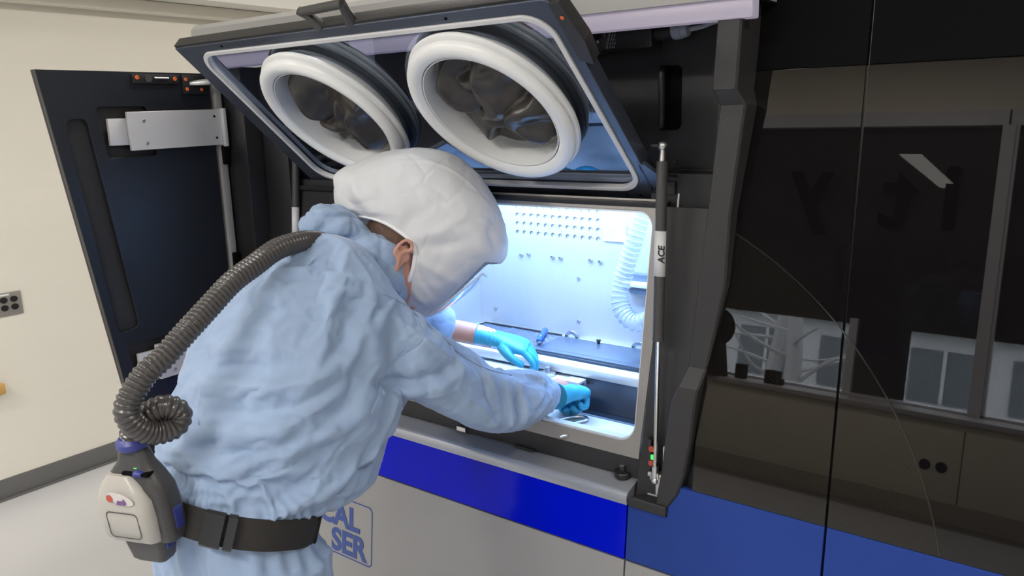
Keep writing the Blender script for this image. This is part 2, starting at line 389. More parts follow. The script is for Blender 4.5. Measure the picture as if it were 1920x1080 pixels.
# ceiling lamps
for i, (cx, cy, sx, sy) in enumerate(((-.2, -2.7, 1.2, .3), (-2.1, -2.6, .3, 1.2), (1.5, -1.0, .3, 1.2), (-1.08, 1.55, .28, 3.05))):
    lab = ('ceiling lamp behind the operator, set across the room', 'ceiling lamp nearest the cream wall', 'ceiling lamp nearest the right wall', 'long ceiling lamp above the machine')[i]
    tag(plate('ceiling_lamp', [rrect(cx - sx / 2, cy - sy / 2, cx + sx / 2, cy + sy / 2, .01), rrect(cx - sx / 2 + .02, cy - sy / 2 + .02, cx + sx / 2 - .02, cy + sy / 2 - .02, .005)],
                    Matrix.Translation((0, 0, ZC)), .05, 'winframe'), lab, 'ceiling light')
# socket plate on the cream wall
so = tag(box('power_outlet', (XL, -.098, .876), (XL + .006, .016, .986), 'alu', bev=.002), 'steel four-gang power outlet plate on the cream wall', 'power outlet')
for yy in (-.062, -.018):
    for zz in (.915, .952):
        s = plate('socket', [circ(0, 0, .0165, .0145, 24)], frame_m((XL + .009, yy, zz), (0, 1, 0), (0, 0, 1), (1, 0, 0)), .005, 'blackpl', so)
box('label', (XL + .0055, -.075, .972), (XL + .0068, -.035, .980), 'white', so)
wr = tag(box('wooden_rail', (XL + .02, -1.9, .520), (XL + .05, -.125, .577), 'wood', bev=.012), 'light wooden rail ending at the left edge, low on the cream wall', 'rail')
for y in (-.22, -1.0, -1.8): box('rail_bracket', (XL, y, .535), (XL + .022, y + .03, .562), 'steelr', wr)

# ============================================================ THE MACHINE
MC = empty('metal_printer', (0, 0, 0))
tag(MC, 'large black, grey and blue metal 3D printer with its lit chamber open', 'machine')
gy = lambda z: -.04 + .107 * (z - .815)          # outer leaning skin
gU = Vector((1, 0, 0)); gV = Vector((0, .107, 1)).normalized(); gN = Vector((0, -1, .107)).normalized()
fU = Vector((1, 0, 0)); fV = Vector((0, .172, 1)).normalized(); fN = Vector((0, -1, .172)).normalized()
def skin(name, x0, x1, z0, z1, mt, thick=.02, bev=.0015, lift=0.0, r=0.0):
    k = 1 / gV.z
    lp = rrect(x0, z0 * k, x1, z1 * k, r) if r else [(x0, z0 * k), (x1, z0 * k), (x1, z1 * k), (x0, z1 * k)]
    o = Vector((0, gy(0), 0)) + gN * lift
    return plate(name, [lp], frame_m(o, gU, gV, gN), thick, mt, MC, bev)
def GP(x, z, off=0.0): return Vector((x, gy(z), z)) + gN * off
XM0, XM1 = -1.61, 1.35
skin('lower_panel', XM0, -.071, .06, .708, 'grey')
skin('lower_panel', -.067, XM1, .06, .708, 'grey')
box('plinth', (XM0 + .03, -.02, 0), (XM1, 1.3, .07), 'blackpc', MC)
skin('blue_band', XM0, -.071, .712, .842, 'bluegloss', lift=.001)
plate('blue_band', [[(-.067, .712 / gV.z), (.3655, .712 / gV.z), (.3655, .9165 / gV.z), (.035, .9165 / gV.z), (.030, .842 / gV.z), (-.067, .842 / gV.z)]], frame_m(Vector((0, gy(0), 0)) + gN * .001, gU, gV, gN), .02, 'bluematt', MC, .001)
skin('blue_band', .3705, XM1, .712, .9165, 'bluematt', lift=.001)
box('body', (XM0 + .02, .75, .07), (XM1, 1.3, 1.93), 'grey', MC)
box('body_side', (XM0 + .01, .01, .07), (XM0 + .03, .76, 1.90), 'blackpc', MC)
box('body_side', (XM1 - .02, .14, .07), (XM1, .76, 1.93), 'grey', MC)
# smoked gloss panels of the right-hand door, with a matt header
skin('smoked_panel', .085, .3655, .9175, 1.803, 'glassdark', bev=.0003)
skin('smoked_panel', .3705, XM1, .9175, 1.803, 'glassdark', bev=.0003)
skin('header_panel', .10, .3655, 1.804, 2.04, 'mattblack')
skin('header_panel', .3705, XM1, 1.804, 2.04, 'mattblack')
# round mesh of the door window: a fine screen print behind the gloss
def arc_line(name, cx, cz, R, a0, a1, wdt, mt, lift=.0006):
    n = 60; k = 1 / gV.z
    A = [(cx + (R + wdt) * math.cos(a0 + (a1 - a0) * i / n), (cz + (R + wdt) * math.sin(a0 + (a1 - a0) * i / n)) * k) for i in range(n + 1)]
    B = [(cx + (R - wdt) * math.cos(a0 + (a1 - a0) * i / n), (cz + (R - wdt) * math.sin(a0 + (a1 - a0) * i / n)) * k) for i in range(n + 1)][::-1]
    return plate(name, [A + B], frame_m(Vector((0, gy(0), 0)) + gN * lift, gU, gV, gN), .0006, mt, MC)
M['meshprint'] = mat('mesh_print', (0.0045, 0.004, 0.0045), 0.012)
N_, L_ = nodes(M['meshprint']); b_ = N_['Principled BSDF']
wv = N_.new('ShaderNodeTexWave'); wv.inputs['Scale'].default_value = 60; wv.bands_direction = 'DIAGONAL'
tc = N_.new('ShaderNodeTexCoord'); L_.new(tc.outputs['Object'], wv.inputs['Vector'])
cr = N_.new('ShaderNodeMix'); cr.data_type = 'RGBA'; cr.inputs[6].default_value = (.004, .004, .004, 1); cr.inputs[7].default_value = (.010, .008, .007, 1)
L_.new(wv.outputs[0], cr.inputs[0]); L_.new(cr.outputs[2], b_.inputs['Base Color'])
k = 1 / gV.z; n = 48; cxx, czz, RR = -.238, .746, .826
a_hi = math.asin((1.49 - czz) / RR); a_hi = math.acos((.09 - cxx) / RR) if (.09 - cxx) / RR < 1 else a_hi
a_lo = math.asin((.919 - czz) / RR)
for (x0, x1) in ((.0865, .3655), (.3705, .62)):
    lo = [(x0, .919 * k)]; pts = []
    for i in range(n + 1):
        a = a_lo + (a_hi - a_lo) * i / n; x = cxx + RR * math.cos(a); z = czz + RR * math.sin(a)
        if x0 <= x <= x1: pts.append((x, z * k))
    zt = lambda x: (czz + math.sqrt(max(0, RR * RR - (x - cxx) ** 2))) * k
    if x1 < .5: poly = [(x0, .919 * k), (x1, .919 * k), (x1, zt(x1))] + pts + [(x0, zt(x0))]
    else: poly = [(x0, .919 * k)] + pts + [(x0, zt(x0))]
    plate('mesh_screen', [poly], frame_m(Vector((0, gy(0), 0)) + gN * .0004, gU, gV, gN), .0006, M['meshprint'], MC)
M['seamline'] = mat('dark_seam_print', (.02, .018, .017), .1)
arc_line('mesh_seam', cxx, czz, RR, a_lo, a_hi, .0014, 'seamline', .0012)

# front shelf with its rounded lip
def extrude_profile(name, prof, x0, x1, mt, parent=MC, n=1):
    bm = bmesh.new()
    r0 = [bm.verts.new((x0, y, z)) for y, z in prof]; r1 = [bm.verts.new((x1, y, z)) for y, z in prof]
    for i in range(len(prof)):
        j = (i + 1) % len(prof); bm.faces.new((r0[i], r0[j], r1[j], r1[i]))
    bm.faces.new(r0); bm.faces.new(r1[::-1])
    return obj(name, bm, mt, parent)
lip = [(.03, .889), (-.016, .876)] + [(-.0255 + .017 * math.cos(a), .857 + .017 * math.sin(a)) for a in np.linspace(1.85, 3.5, 14)] + [(-.040, .843), (-.03, .842), (.03, .842)]
extrude_profile('shelf', lip, XM0, -.070, 'shelf')
extrude_profile('black_sill', [(.004, .944), (.012, .889), (.024, .886), (.06, .886), (.06, .944)], XM0 + .03, -.02, 'charcoal')
box('cable_clip', (-.615, -.002, .893), (-.585, .008, .905), 'steelr', MC)
box('cable_clip', (-.42, .004, .888), (-.36, .010, .893), 'blackpc', MC)

# silver chamber frame with the rounded opening, leaning back
kf = 1 / fV.z
def FP(x, z, off=0.0): return Vector((x, .172 * (z - .943), z)) + fN * off
FM = frame_m(Vector((0, -.172 * .943, 0)), fU, fV, fN)
XO0 = -.950
plate('opening_frame', [[(XO0 - .03, .943 * kf), (-.062, .943 * kf), (-.050, 1.25 * kf), (-.050, 1.535 * kf), (XO0 - .03, 1.535 * kf)],
                        rrect(XO0, .978 * kf, -.078, 1.508 * kf, .040, 10)], FM, .012, 'alu', MC, .0012)
plate('opening_flange', [rrect(XO0, .978 * kf, -.078, 1.508 * kf, .040, 10), rrect(XO0 + .004, .982 * kf, -.082, 1.504 * kf, .037, 10)],
      FM @ Matrix.Translation((0, 0, -.005)), .035, 'chamberw', MC)
bolts('guide_pin', [FP(-.258, .957, 0)], (-.6, -1, -.05), .0038, .022, 'steelr', MC)

# chamber lining
CX0, CX1, CY1, CZ1 = -.965, -.030, .55, 1.585
PZ = 1.030     # rear platform
for xw in (CX0 - .004, CX1):
    plate('chamber_wall', [[(.172 * (.90 - .943) + .016, .90), (CY1 + .004, .90), (CY1 + .004, CZ1), (.172 * (CZ1 - .943) + .016, CZ1)]],
          frame_m((xw + .004, 0, 0), (0, 1, 0), (0, 0, 1), (1, 0, 0)), .004, 'chamber', MC)
box('chamber_roof', (XO0 - .03, .12, CZ1), (CX1, CY1 + .004, CZ1 + .004), 'chamber', MC)
box('lamp_bar', (-.96, .13, CZ1 - .018), (-.08, .27, CZ1), 'white', MC)
box('lamp_bar', (-.96, .38, CZ1 - .018), (-.08, .46, CZ1), 'white', MC)
# back wall with its 12 x 4 perforation
hx = np.linspace(-.797, -.492, 12); hz = np.linspace(1.439, 1.354, 4)
holes = [circ(x, z + (x + .797) * -.01, .0088, n=18) for x in hx for z in hz]
plate('perforated_wall', [[(CX0, PZ - .1), (CX1, PZ - .1), (CX1, CZ1), (CX0, CZ1)]] + holes, frame_m((0, CY1, 0), (1, 0, 0), (0, 0, 1), (0, -1, 0)), .003, 'chamber', MC)
box('back_box', (CX0, CY1 + .007, 1.30), (-.44, CY1 + .03, 1.50), 'chamberw', MC)
bolts('wall_stud', [(-.784, CY1, 1.281), (-.754, CY1, 1.285), (-.660, CY1, 1.284), (-.629, CY1, 1.283), (-.519, CY1, 1.285), (-.484, CY1, 1.283)], (0, -1, .1), .0062, .010, 'steel', MC)
bolts('wall_screw', [(-.564, CY1, 1.223), (-.565, CY1, 1.084), (-.898, CY1, 1.087), (-.325, CY1, 1.243)], (0, -1, .05), .0052, .005, 'steel', MC)
lb = box('glove_label', (-.473, CY1 - .0055, 1.350), (-.393, CY1 - .0035, 1.402), 'white', MC)
for i in range(2):
    for j in range(2):
        x = -.458 + i * .022; z = 1.366 + j * .021
        plate('pictogram', [circ(x, z, .0085, .0085, 20), circ(x, z, .0066, .0066, 20)], frame_m((0, CY1 - .0058, 0), (1, 0, 0), (0, 0, 1), (0, -1, 0)), .0004, 'gland', lb)
# side rail on the right of the back wall
box('wall_rail', (-.385, .50, 1.226), (CX1, CY1, 1.240), 'chamberw', MC, .002)
box('wall_rail', (-.385, .525, 1.240), (CX1, CY1, 1.262), 'bluegrey', MC, .002)
box('wall_rail', (-.385, .51, 1.205), (CX1, CY1, 1.226), 'bluegrey', MC, .002)
# clear ribbed duct
pd = catmull([(-.262, .42, 1.57), (-.266, .41, 1.47), (-.283, .40, 1.40), (-.304, .40, 1.335), (-.324, .40, 1.27), (-.328, .39, 1.215), (-.306, .38, 1.175), (-.262, .37, 1.160), (-.20, .37, 1.185), (-.10, .38, 1.23), (-.034, .38, 1.25)], 26)
dd = [0.0]
for a, b in zip(pd[:-1], pd[1:]): dd.append(dd[-1] + float(np.linalg.norm(b - a)))
rr = [.0235 + .0035 * (1 if (d / .0155) % 1 < .28 else 0) for d in dd]
tube('exhaust_duct', pd, rr, 'duct', MC, 20, cap=False)
# rear platform, ledges, slot, work floor
bm = bmesh.new(); box_into(bm, (CX0, .286, PZ - .028), (CX1, CY1, PZ), .006); obj('rear_platform', bm, 'chamberw', MC)
box('platform_skirt', (CX0, .300, .905), (CX1, .306, PZ - .026), 'bluegrey', MC)
bm = bmesh.new()
box_into(bm, (CX0, .03, .900), (-.455, .30, .930), .003); obj('work_floor', bm, 'chamberw', MC)
box('work_floor', (-.455, .03, .900), (CX1, .205, .930), 'chamberw', MC, .003)
box('slot_bottom', (-.455, .19, .90), (CX1, .305, .906), 'slot', MC)
box('slot_edge', (-.455, .205, .905), (CX1, .212, .931), 'bluegrey', MC)
# tilted cover plates lying on the platform
cp = empty('cover_plate', (-.44, .42, PZ)); tag(cp, 'blue-grey grooved cover plate lying at the back of the chamber', 'plate')
def child(o, par): o.parent = par; o.matrix_parent_inverse = Matrix.Translation(-par.location); return o
child(box('plate_board', (-.605, .375, PZ), (-.235, .512, PZ + .008), 'bluegrey', None, .0015), cp)
child(box('plate_board', (-.605, .345, PZ), (-.235, .373, PZ + .010), 'bluegrey', None, .0015), cp)
child(box('edge_strip', (-.605, .330, PZ), (-.235, .343, PZ + .007), 'slot', None, .001), cp)
for x in (-.575, -.335):
    h = plate('half_round_grip', [[(.026 * math.cos(a), .024 * math.sin(a)) for a in np.linspace(0, PI, 20)] + [(.015 * math.cos(a), .012 * math.sin(a)) for a in np.linspace(PI, 0, 14)]],
              frame_m((x, .520, PZ + .003), (1, 0, 0), (0, 0, 1), (0, -1, 0)), .012, 'steel', None, .001); child(h, cp)
bm = bmesh.new(); lathe_into(bm, [(.0001, .013), (.007, .013), (.0075, .011), (.005, .006), (.005, 0)], (-.46, .495, PZ + .008), (0, 0, 1), 20)
child(obj('knob', bm, 'blackpl'), cp)
# crinkled foil in the left of the platform
bm = bmesh.new(); nx, ny = 60, 40; g = []
for j in range(ny + 1):
    row = []
    for i in range(nx + 1):
        x = -.935 + .34 * i / nx; y = .305 + .225 * j / ny
        e = min(i, nx - i, j, ny - j) / 6.0
        z = PZ + .002 + min(1, e) * (.004 + .010 * abs(noise.noise(Vector((x * 22, y * 34, 1)))) + .006 * abs(noise.noise(Vector((x * 60, y * 50, 4)))))
        row.append(bm.verts.new((x, y, z)))
    g.append(row)
for j in range(ny):
    for i in range(nx): bm.faces.new((g[j][i], g[j][i + 1], g[j + 1][i + 1], g[j + 1][i]))
sh = obj('foil_sheet', bm, 'film'); md = sh.modifiers.new('s', 'SOLIDIFY'); md.thickness = .0008
tag(sh, 'crinkled dark foil sheet spread on the left of the chamber platform', 'foil')
tube('seal_bead', catmull([(-.93, .30, PZ + .003), (-.94, .42, PZ + .003), (-.93, .515, PZ + .003), (-.90, .533, PZ + .003), (-.62, .533, PZ + .003)], 10), .004, 'blackpl', MC, 8)
# blue hand tool
bt = empty('hand_tool', (-.62, .40, PZ)); tag(bt, 'small translucent blue hand tool lying on the foil sheet', 'tool')
M['bluetool'] = mat('blue_tool_plastic', (0.02, 0.12, 0.75), 0.2, spec=0.6)
a_, b2 = Vector((-.602, .372, PZ + .022)), Vector((-.660, .500, PZ + .022)); dv = (b2 - a_)
child(tube('handle', [a_ + dv * t for t in (.32, .36, .5, .7, .9, .97, 1.0)], [.006, .010, .0085, .0095, .0105, .010, .005], 'bluetool', None, 14), bt)
child(tube('collar', [a_ + dv * t for t in (.10, .14, .28, .34)], [.006, .009, .009, .006], 'bluetool', None, 12), bt)
child(lathe('end_ring', [(.006, -.003), (.011, -.003), (.011, .003), (.006, .003)], a_ + dv * .05, (0, .2, 1), 'steel', None, 24, True), bt)
# recoater carriage: plate, nut and end block at the front of the platform
ZR = .985
plate('recoater_plate', [rpoly([(-.75, .225), (-.47, .225), (-.455, .262), (-.385, .262), (-.385, .300), (-.75, .300)], .004)], frame_m((0, 0, ZR + .010), (1, 0, 0), (0, 1, 0), (0, 0, 1)), .010, 'chamberw', MC, .001)
bm = bmesh.new(); box_into(bm, (-.425, .243, ZR - .012), (-.375, .283, ZR + .016), .0015); obj('recoater_block', bm, 'plate', MC)
box('block_recess', (-.376, .252, ZR - .004), (-.3745, .273, ZR + .010), 'bluegrey', MC)
lathe('clamp_nut', [(.0001, .024), (.007, .024), (.0075, .022), (.0075, .010), (.0225, .009), (.024, .007), (.024, .001), (.022, 0)], (-.497, .270, ZR + .010), (0, 0, 1), 'steelr', MC, 28)
# white powder tray and chromed loop on the work floor
plate('powder_tray', [rpoly([(-.30, .058), (-.085, .058), (-.085, .185), (-.235, .185)], .012)], frame_m((0, 0, .934), (1, 0, 0), (0, 1, 0), (0, 0, 1)), .004, 'chamberw', MC, .001)
tube('lever_loop', catmull([(-.385, .075, .937), (-.345, .15, .937), (-.318, .175, .937), (-.300, .165, .937), (-.305, .145, .937), (-.345, .075, .937)], 10), .0035, 'steel', MC, 10)

# black recess around the opening
box('recess_back', (XM0 + .03, .205, 1.50), (-.098, .212, 1.93), 'blackpc', MC)
box('recess_back', (-.0965, .200, 1.596), (.19, .212, 1.93), 'blackpc', MC)
box('recess_back', (-.0965, .120, 1.50), (.19, .212, 1.592), 'blackpc', MC)
plate('jamb_panel', [[(-.062 + .0005, .86 * kf), (.12, .86 * kf), (.16, 1.52 * kf), (-.048, 1.52 * kf), (-.048, 1.25 * kf)]], FM @ Matrix.Translation((0, 0, -.002)), .01, 'charcoal', MC, .001)
plate('jamb_panel', [[(XM0 + .03, .86 * kf), (XO0 - .032, .86 * kf), (XO0 - .032, 1.55 * kf), (XM0 + .03, 1.55 * kf)]], FM @ Matrix.Translation((0, 0, -.006)), .01, 'blackpc', MC, .001)
box('recess_lintel', (XM0 + .03, .095, 1.516), (-.05, .21, 1.530), 'blackpc', MC, .002)
# grab handle on the recess back
tube('grab_handle', catmull([(-.108, .204, 1.822), (-.104, .186, 1.824), (-.102, .178, 1.812), (-.102, .178, 1.76), (-.102, .178, 1.706), (-.104, .186, 1.695), (-.108, .204, 1.696)], 8), .0085, 'blackpl', MC, 14)
plate('handle_recess', [rrect(-.112, 1.686, -.062, 1.832, .014)], frame_m((0, .1995, 0), (1, 0, 0), (0, 0, 1), (0, -1, 0)), .002, 'mattblack', MC)
bolts('panel_screw', [(-.078, .199, 1.612)], (0, -1, 0), .005, .003, 'darkpl', MC)
lt = box('latch_keeper', (-.075, .114, 1.545), (-.035, .122, 1.575), 'blackpl', MC, .002)
# safety switch with label and cable gland
bm = bmesh.new(); box_into(bm, (-.33, .165, 1.868), (-.255, .205, 1.903), .003); sw = obj('switch_actuator', bm, 'darkpl', MC)
box('keyway', (-.315, .162, 1.881), (-.272, .166, 1.886), 'mattblack', sw)
for p in ((-.325, .165, 1.895), (-.262, .165, 1.895), (-.325, .165, 1.874), (-.262, .165, 1.874)): bolts('switch_screw', [p], (0, -1, 0), .0042, .003, 'steelr' if p[2] > 1.88 else 'mattblack', sw)
bm = bmesh.new(); box_into(bm, (-.248, .15, 1.872), (-.115, .205, 1.926), .003); sb = obj('safety_switch', bm, 'blackpl', MC)
for r in range(5):
    s = ('LISTED  24V AC/DC', 'IP 67   Ui 250V  6kV', 'No 10 78   T 12 M', 'II  CE   3 A  230 V', 'M20')[r]
    text('switch_lettering', '|| .. :|| .|: |..| ::' [r:r + 15], .0085, frame_m((-.238, .1496, 1.912 - r * .0085), (1, 0, 0), (0, 0, 1), (0, -1, 0)), 'paleink', sb)
box('switch_label', (-.238, .1490, 1.918), (-.21, .1500, 1.923), 'paleink', sb)
cyl('cable_gland', (-.115, .178, 1.905), (-.070, .178, 1.905), .018, 'blackpl', MC)
lathe('cable_gland', [(.0001, -.004), (.018, -.004), (.020, .0), (.020, .016), (.018, .018), (.018, .024), (.016, .032), (.010, .036), (.006, .037)], (-.068, .172, 1.905), (1, 0, .05), 'gland', MC, 14)
tube('sensor_cable', catmull([(-.032, .172, 1.906), (0, .172, 1.910), (.03, .17, 1.917), (.10, .19, 1.925)], 6), .006, 'gland', MC, 10)
# pillar with stepped front, on the edge of the recess
def pillar():
    L = [(1.94, .117, -.030), (1.768, .107, -.030), (1.738, .113, -.004), (1.525, .093, -.004), (1.375, .076, -.004), (1.190, .058, -.004), (1.150, .048, -.032), (1.115, .034, -.036), (1.03, .022, -.036), (.95, .014, -.037), (.90, .006, -.038), (.868, .002, -.040), (.846, -.002, -.041)]
    Rr = [(1.94, .165, -.030), (1.768, .157, -.030), (1.738, .166, -.004), (1.525, .142, -.004), (1.375, .136, -.004), (1.190, .100, -.004), (1.150, .094, -.032), (1.115, .089, -.036), (1.03, .081, -.036), (.95, .068, -.037), (.90, .054, -.038), (.868, .034, -.040), (.846, .010, -.041)]
    bm = bmesh.new(); rings = []
    for (z, x0, y), (z2, x1, y2) in zip(L, Rr):
        rings.append([(x0, y + .10, z), (x0, y + .004, z), (x0 + .003, y, z), (x1 - .004, y, z2), (x1, y + .005, z2), (x1, y + .10, z2)])
    loft_into(bm, rings); return obj('pillar', bm, 'charcoal', MC, angle=20)
pillar()
plate('pillar_foot', [rpoly([(-.068, -.046), (.030, -.046), (.03, .01), (.0, .05), (-.030, .01)], .006)], frame_m((0, 0, .868), (1, 0, 0), (0, 1, 0), (0, 0, 1)), .024, 'charcoal', MC, .003)
# roof fascia with LED strip underneath
extrude_profile('roof_fascia', [(-.045, 1.932), (-.045, 1.95), (-.043, 2.016), (-.030, 2.030), (.70, 2.03), (1.3, 2.03), (1.3, 1.932)], XM0, .19, 'grey')
M['ledstrip'] = mat('led_strip_diffuser', (0.22, 0.20, 0.235), 0.35, emit=(.86, .76, 1.0), es=.24)
box('led_strip', (XM0 + .03, -.035, 1.896), (.185, .0, 1.932), 'ledstrip', MC, .003)
M['faskin'] = mat('white_fascia', (0.55, 0.54, 0.53), 0.4)
box('fascia_label', (XM0 + .012, -.048, 1.953), (-1.205, -.038, 1.985), 'labgrey', MC)
box('recess_ceiling', (XM0 + .03, .0, 1.928), (.19, .21, 1.932), 'mattblack', MC)

# thumb knob, rod end and hinge hardware at the lower right corner
kb = lathe('thumb_knob', [(.0001, .030), (.008, .030), (.0085, .028), (.0085, .016), (.019, .015), (.0205, .013), (.0205, .002), (.018, 0), (.0001, 0)], (-.108, .012, .885), (0, -.1, 1), 'blackpl', MC, 40)
cyl('knob_stud', (-.108, .009, .915), (-.108, .0085, .9175), .0078, 'steelr', kb)
cyl('locating_pin', (-.058, .028, .874), (-.060, .034, .925), .0085, 'blackpl', MC); cyl('pin_tip', (-.060, .034, .925), (-.060, .035, .934), .0065, 'steelr', MC)
box('sensor_block', (-0.036, -.016, .932), (-.022, .010, 1.005), 'blackpl', MC, .002)
for z in (.985, .951): cyl('sensor_lens', (-0.020, -.015, z), (-0.020, -.0185, z), .0068, 'red', MC)
box('hinge_lug', (0.008, -.018, .952), (0.036, -.010, .998), 'plate', MC, .002); box('hinge_lug', (-0.006, -.024, .880), (0.024, -.016, .920), 'plate', MC, .002)
bolts('hinge_screw', [(0.022, -.018, .984), (0.010, -.024, .898)], (0, -1, 0), .006, .005, 'steelr', MC)
box('clevis', (-0.020, -.026, .912), (0.002, -.008, .934), 'steelr', MC, .003); cyl('clevis_pin', (-0.026, -.016, .924), (0.022, -.016, .924), .007, 'steelr', MC)
box('wedge_plate', (-0.032, -.012, .8685), (0.002, -.004, .8725), 'plate', MC, .001)
box('led', (-0.020, -.021, .962), (-0.014, -.016, .972), 'green', MC)

# gas struts (right one labelled)
def strut(x, top, bot, labelled, xb=None):
    T = Vector((x,) + top); B = Vector((x if xb is None else xb,) + bot); D = (B - T)
    cy = cyl('gas_strut', T + D * .045, T + D * .58, .0125, 'darkpl', MC, n=28)
    bm = bmesh.new(); sph_into(bm, T, .0115); cyl_into(bm, T, T + D * .05, .0062, .0075); obj('ball_joint', bm, 'steelr', cy)
    cyl('ball_stud', T + Vector((0, 0, 0)), T + Vector((-.03 if x > -.5 else .03, .01, 0)), .004, 'steelr', cy)
    cyl('strut_rod', T + D * .58, B, .0052, 'steel', cy)
    lathe('strut_collar', [(.0052, 0), (.0128, 0), (.0132, -.004), (.0128, -.010)], T + D * .582, D, 'darkpl', cy, 24)
    bm = bmesh.new(); cyl_into(bm, B - D * .03, B + D * .012, .0085, .007); sph_into(bm, B + D * .015, .009); obj('rod_end', bm, 'steelr', cy)
    # wrap-around label
    n = 14; zc = .295; d = D.normalized(); side = Vector((1, 0, 0)); nrm = side.cross(d).normalized()
    if nrm.y > 0: nrm = -nrm
    rings = []
    for t in (.25, .385):
        rings.append([T + D * t + (nrm * math.cos(a) + side * math.sin(a)) * .0129 for a in np.linspace(-1.2, 1.9, n)])
    bm = bmesh.new(); loft_into(bm, rings, cap=False, closed=False); o = obj('strut_label', bm, 'labgrey', cy); md = o.modifiers.new('s', 'SOLIDIFY'); md.thickness = .0004
    if labelled:
        # running letters up the strut, facing the room
        o2 = T + D * .345; a = .62; nn = (nrm * math.cos(a) + side * math.sin(a)); u = -d; vv = nn.cross(u)
        text('strut_lettering', 'ACE', .020, frame_m(o2 + nn * .0136 - vv * .007, u, vv, nn), 'blackink', cy, .0006, .0003, .15)
    return cy
strut(-.040, (.060, 1.656), (-.022, .925), True, -.008)
strut(-1.330, (.101, 1.640), (.030, .928), False)

# left jamb area: black ribs, grey hinge post
for x0, x1, y in ((-1.58, -1.47, .02), (-1.465, -1.345, .08)): box('recess_rib', (x0, y, .90), (x1, .20, 1.90), 'blackpc', MC, .002)
box('recess_rib', (-1.345, .13, .90), (-1.338, .20, 1.90), 'darkpl', MC); box('recess_rib', (-1.262, .12, .90), (-1.255, .20, 1.6), 'darkpl', MC)
box('hinge_post', (-1.612, -.012, .20), (-1.566, .012, 1.888), 'grey', MC, .002)
for z in (1.60, 1.25): box('post_clip', (-1.566, -.008, z), (-1.552, .012, z + .06), 'mattblack', MC, .002)

# ---- the side door, swung open at right angles
XD = -1.574
DM = frame_m((XD, 0, 0), (0, 1, 0), (0, 0, 1), (1, 0, 0))
ye = lambda z: -.538 + (1.883 - z) * .138
outer = [(ye(.22), .22), (-.020, .22), (-.020, 1.884), (-.538, 1.883)]
chan = rpoly([(-.478, 1.750), (-.420, 1.753), (-.344, 1.133), (-.409, 1.125)][::-1], [.020] * 4)
pock = rpoly([(-.390, 1.785), (-.24, 1.785), (-.22, 1.640), (-.370, 1.640)][::-1], .014)
pock2 = rpoly([(-.390, 1.085), (-.24, 1.085), (-.22, .950), (-.370, .950)][::-1], .014)
sd = plate('side_door', [outer, chan, pock, pock2], DM, .016, 'dooredge', MC, .0015)
plate('door_skin', [outer], DM @ Matrix.Translation((0, 0, -.017)), .010, 'charcoal', sd, .001)
for zz in (1.773, 1.069 + .004):
    A = plate('hinge_arm', [rpoly([(-.310, zz - .115), (-.008, zz - .110), (-.004, zz + .001), (-.313, zz - .004)], .003)], frame_m((XD + .022, 0, 0), (0, 1, 0), (0, 0, 1), (1, 0, 0)), .012, 'plate', sd, .001)
    box('hinge_tongue', (XD - .004, -.364, zz - .098), (XD + .008, -.30, zz - .022), 'plate', A, .001)
    box('hinge_bracket', (XD + .004, -.006, zz - .116), (XD + .034, .006, zz + .004), 'plate', A, .002)
    bolts('arm_screw', [(XD + .022, -.265, zz - .030), (XD + .022, -.262, zz - .095)], (1, 0, 0), .0055, .0015, 'steelr', A)
    bolts('arm_hole', [(XD + .0222, -.030, zz - .021), (XD + .0222, -.028, zz - .088)], (1, 0, 0), .004, .0006, 'mattblack', A)
dl = box('door_latch', (XD, -.275, 1.850), (XD + .008, -.130, 1.878), 'blackpl', sd, .0015)
bolts('latch_screw', [(XD + .008, -.262, 1.867), (XD + .008, -.225, 1.865), (XD + .008, -.143, 1.865)], (1, 0, 0), .006, .003, 'orange', dl)
cyl('latch_roller', (XD + .006, -.228, 1.865), (XD + .011, -.228, 1.865), .011, 'darkpl', dl); tube('latch_spring', [(XD + .012, -.21, 1.866), (XD + .012, -.165, 1.866)], .003, 'steelr', dl, 10)
db = box('striker_block', (XD, -.118, 1.820), (XD + .010, -.040, 1.878), 'blackpl', sd, .002)
bolts('striker_screw', [(XD + .010, -.108, 1.864), (XD + .010, -.106, 1.835), (XD + .010, -.057, 1.835)], (1, 0, 0), .0055, .003, 'orange', db)
tube('striker_pin', [(XD + .008, -.092, 1.852), (XD + .03, -.075, 1.854), (XD + .045, -.054, 1.856), (XD + .052, -.046, 1.857)], [.007, .009, .010, .008], 'steelr', db, 16)

# ---- the glove door, lifted open above the chamber
ang = math.radians(41.95); H0 = Vector((-.088, .14, 1.529))
dv_ = Vector((0, -math.cos(ang), math.sin(ang))); dn = Vector((0, -math.sin(ang), -math.cos(ang)))   # dn: inner face, towards the operator
GD = frame_m(H0, (1, 0, 0), dv_, dn.copy())
assert abs(Vector((1, 0, 0)).cross(dv_).dot(dn)) > .9
flip = Vector((1, 0, 0)).cross(dv_).dot(dn)     # handedness of the frame
def GDP(u, v, w=0.0): return H0 + Vector((u, 0, 0)) + dv_ * v + dn * w
def dplate(name, loops, w, thick, mt, parent, bev=0.0):
    """plate whose face lies w towards the operator from the door's inner plane"""
    me = flat_mesh(loops, thick, bev)
    for vtx in me.vertices: vtx.co = GDP(vtx.co.x, vtx.co.y, w + vtx.co.z)
    if flip < 0: me.flip_normals()
    return finish(name, me, mt, parent, True, 30)
DO = rpoly([(-1.200, 0), (.006, 0), (.006, .600), (-1.200, .595)][::1], [.004, .004, .03, .004])
win = rrect(-1.130, .040, -.024, .566, .060, 10)
win2 = rrect(-1.136, .034, -.018, .572, .064, 10)
gd = dplate('glove_door', [DO, win2], 0.0, .038, 'bluish', MC, .002)
dplate('window_gasket', [win2, rrect(-1.124, .046, -.030, .560, .056, 10)], .004, .014, 'gasket', gd, .002)
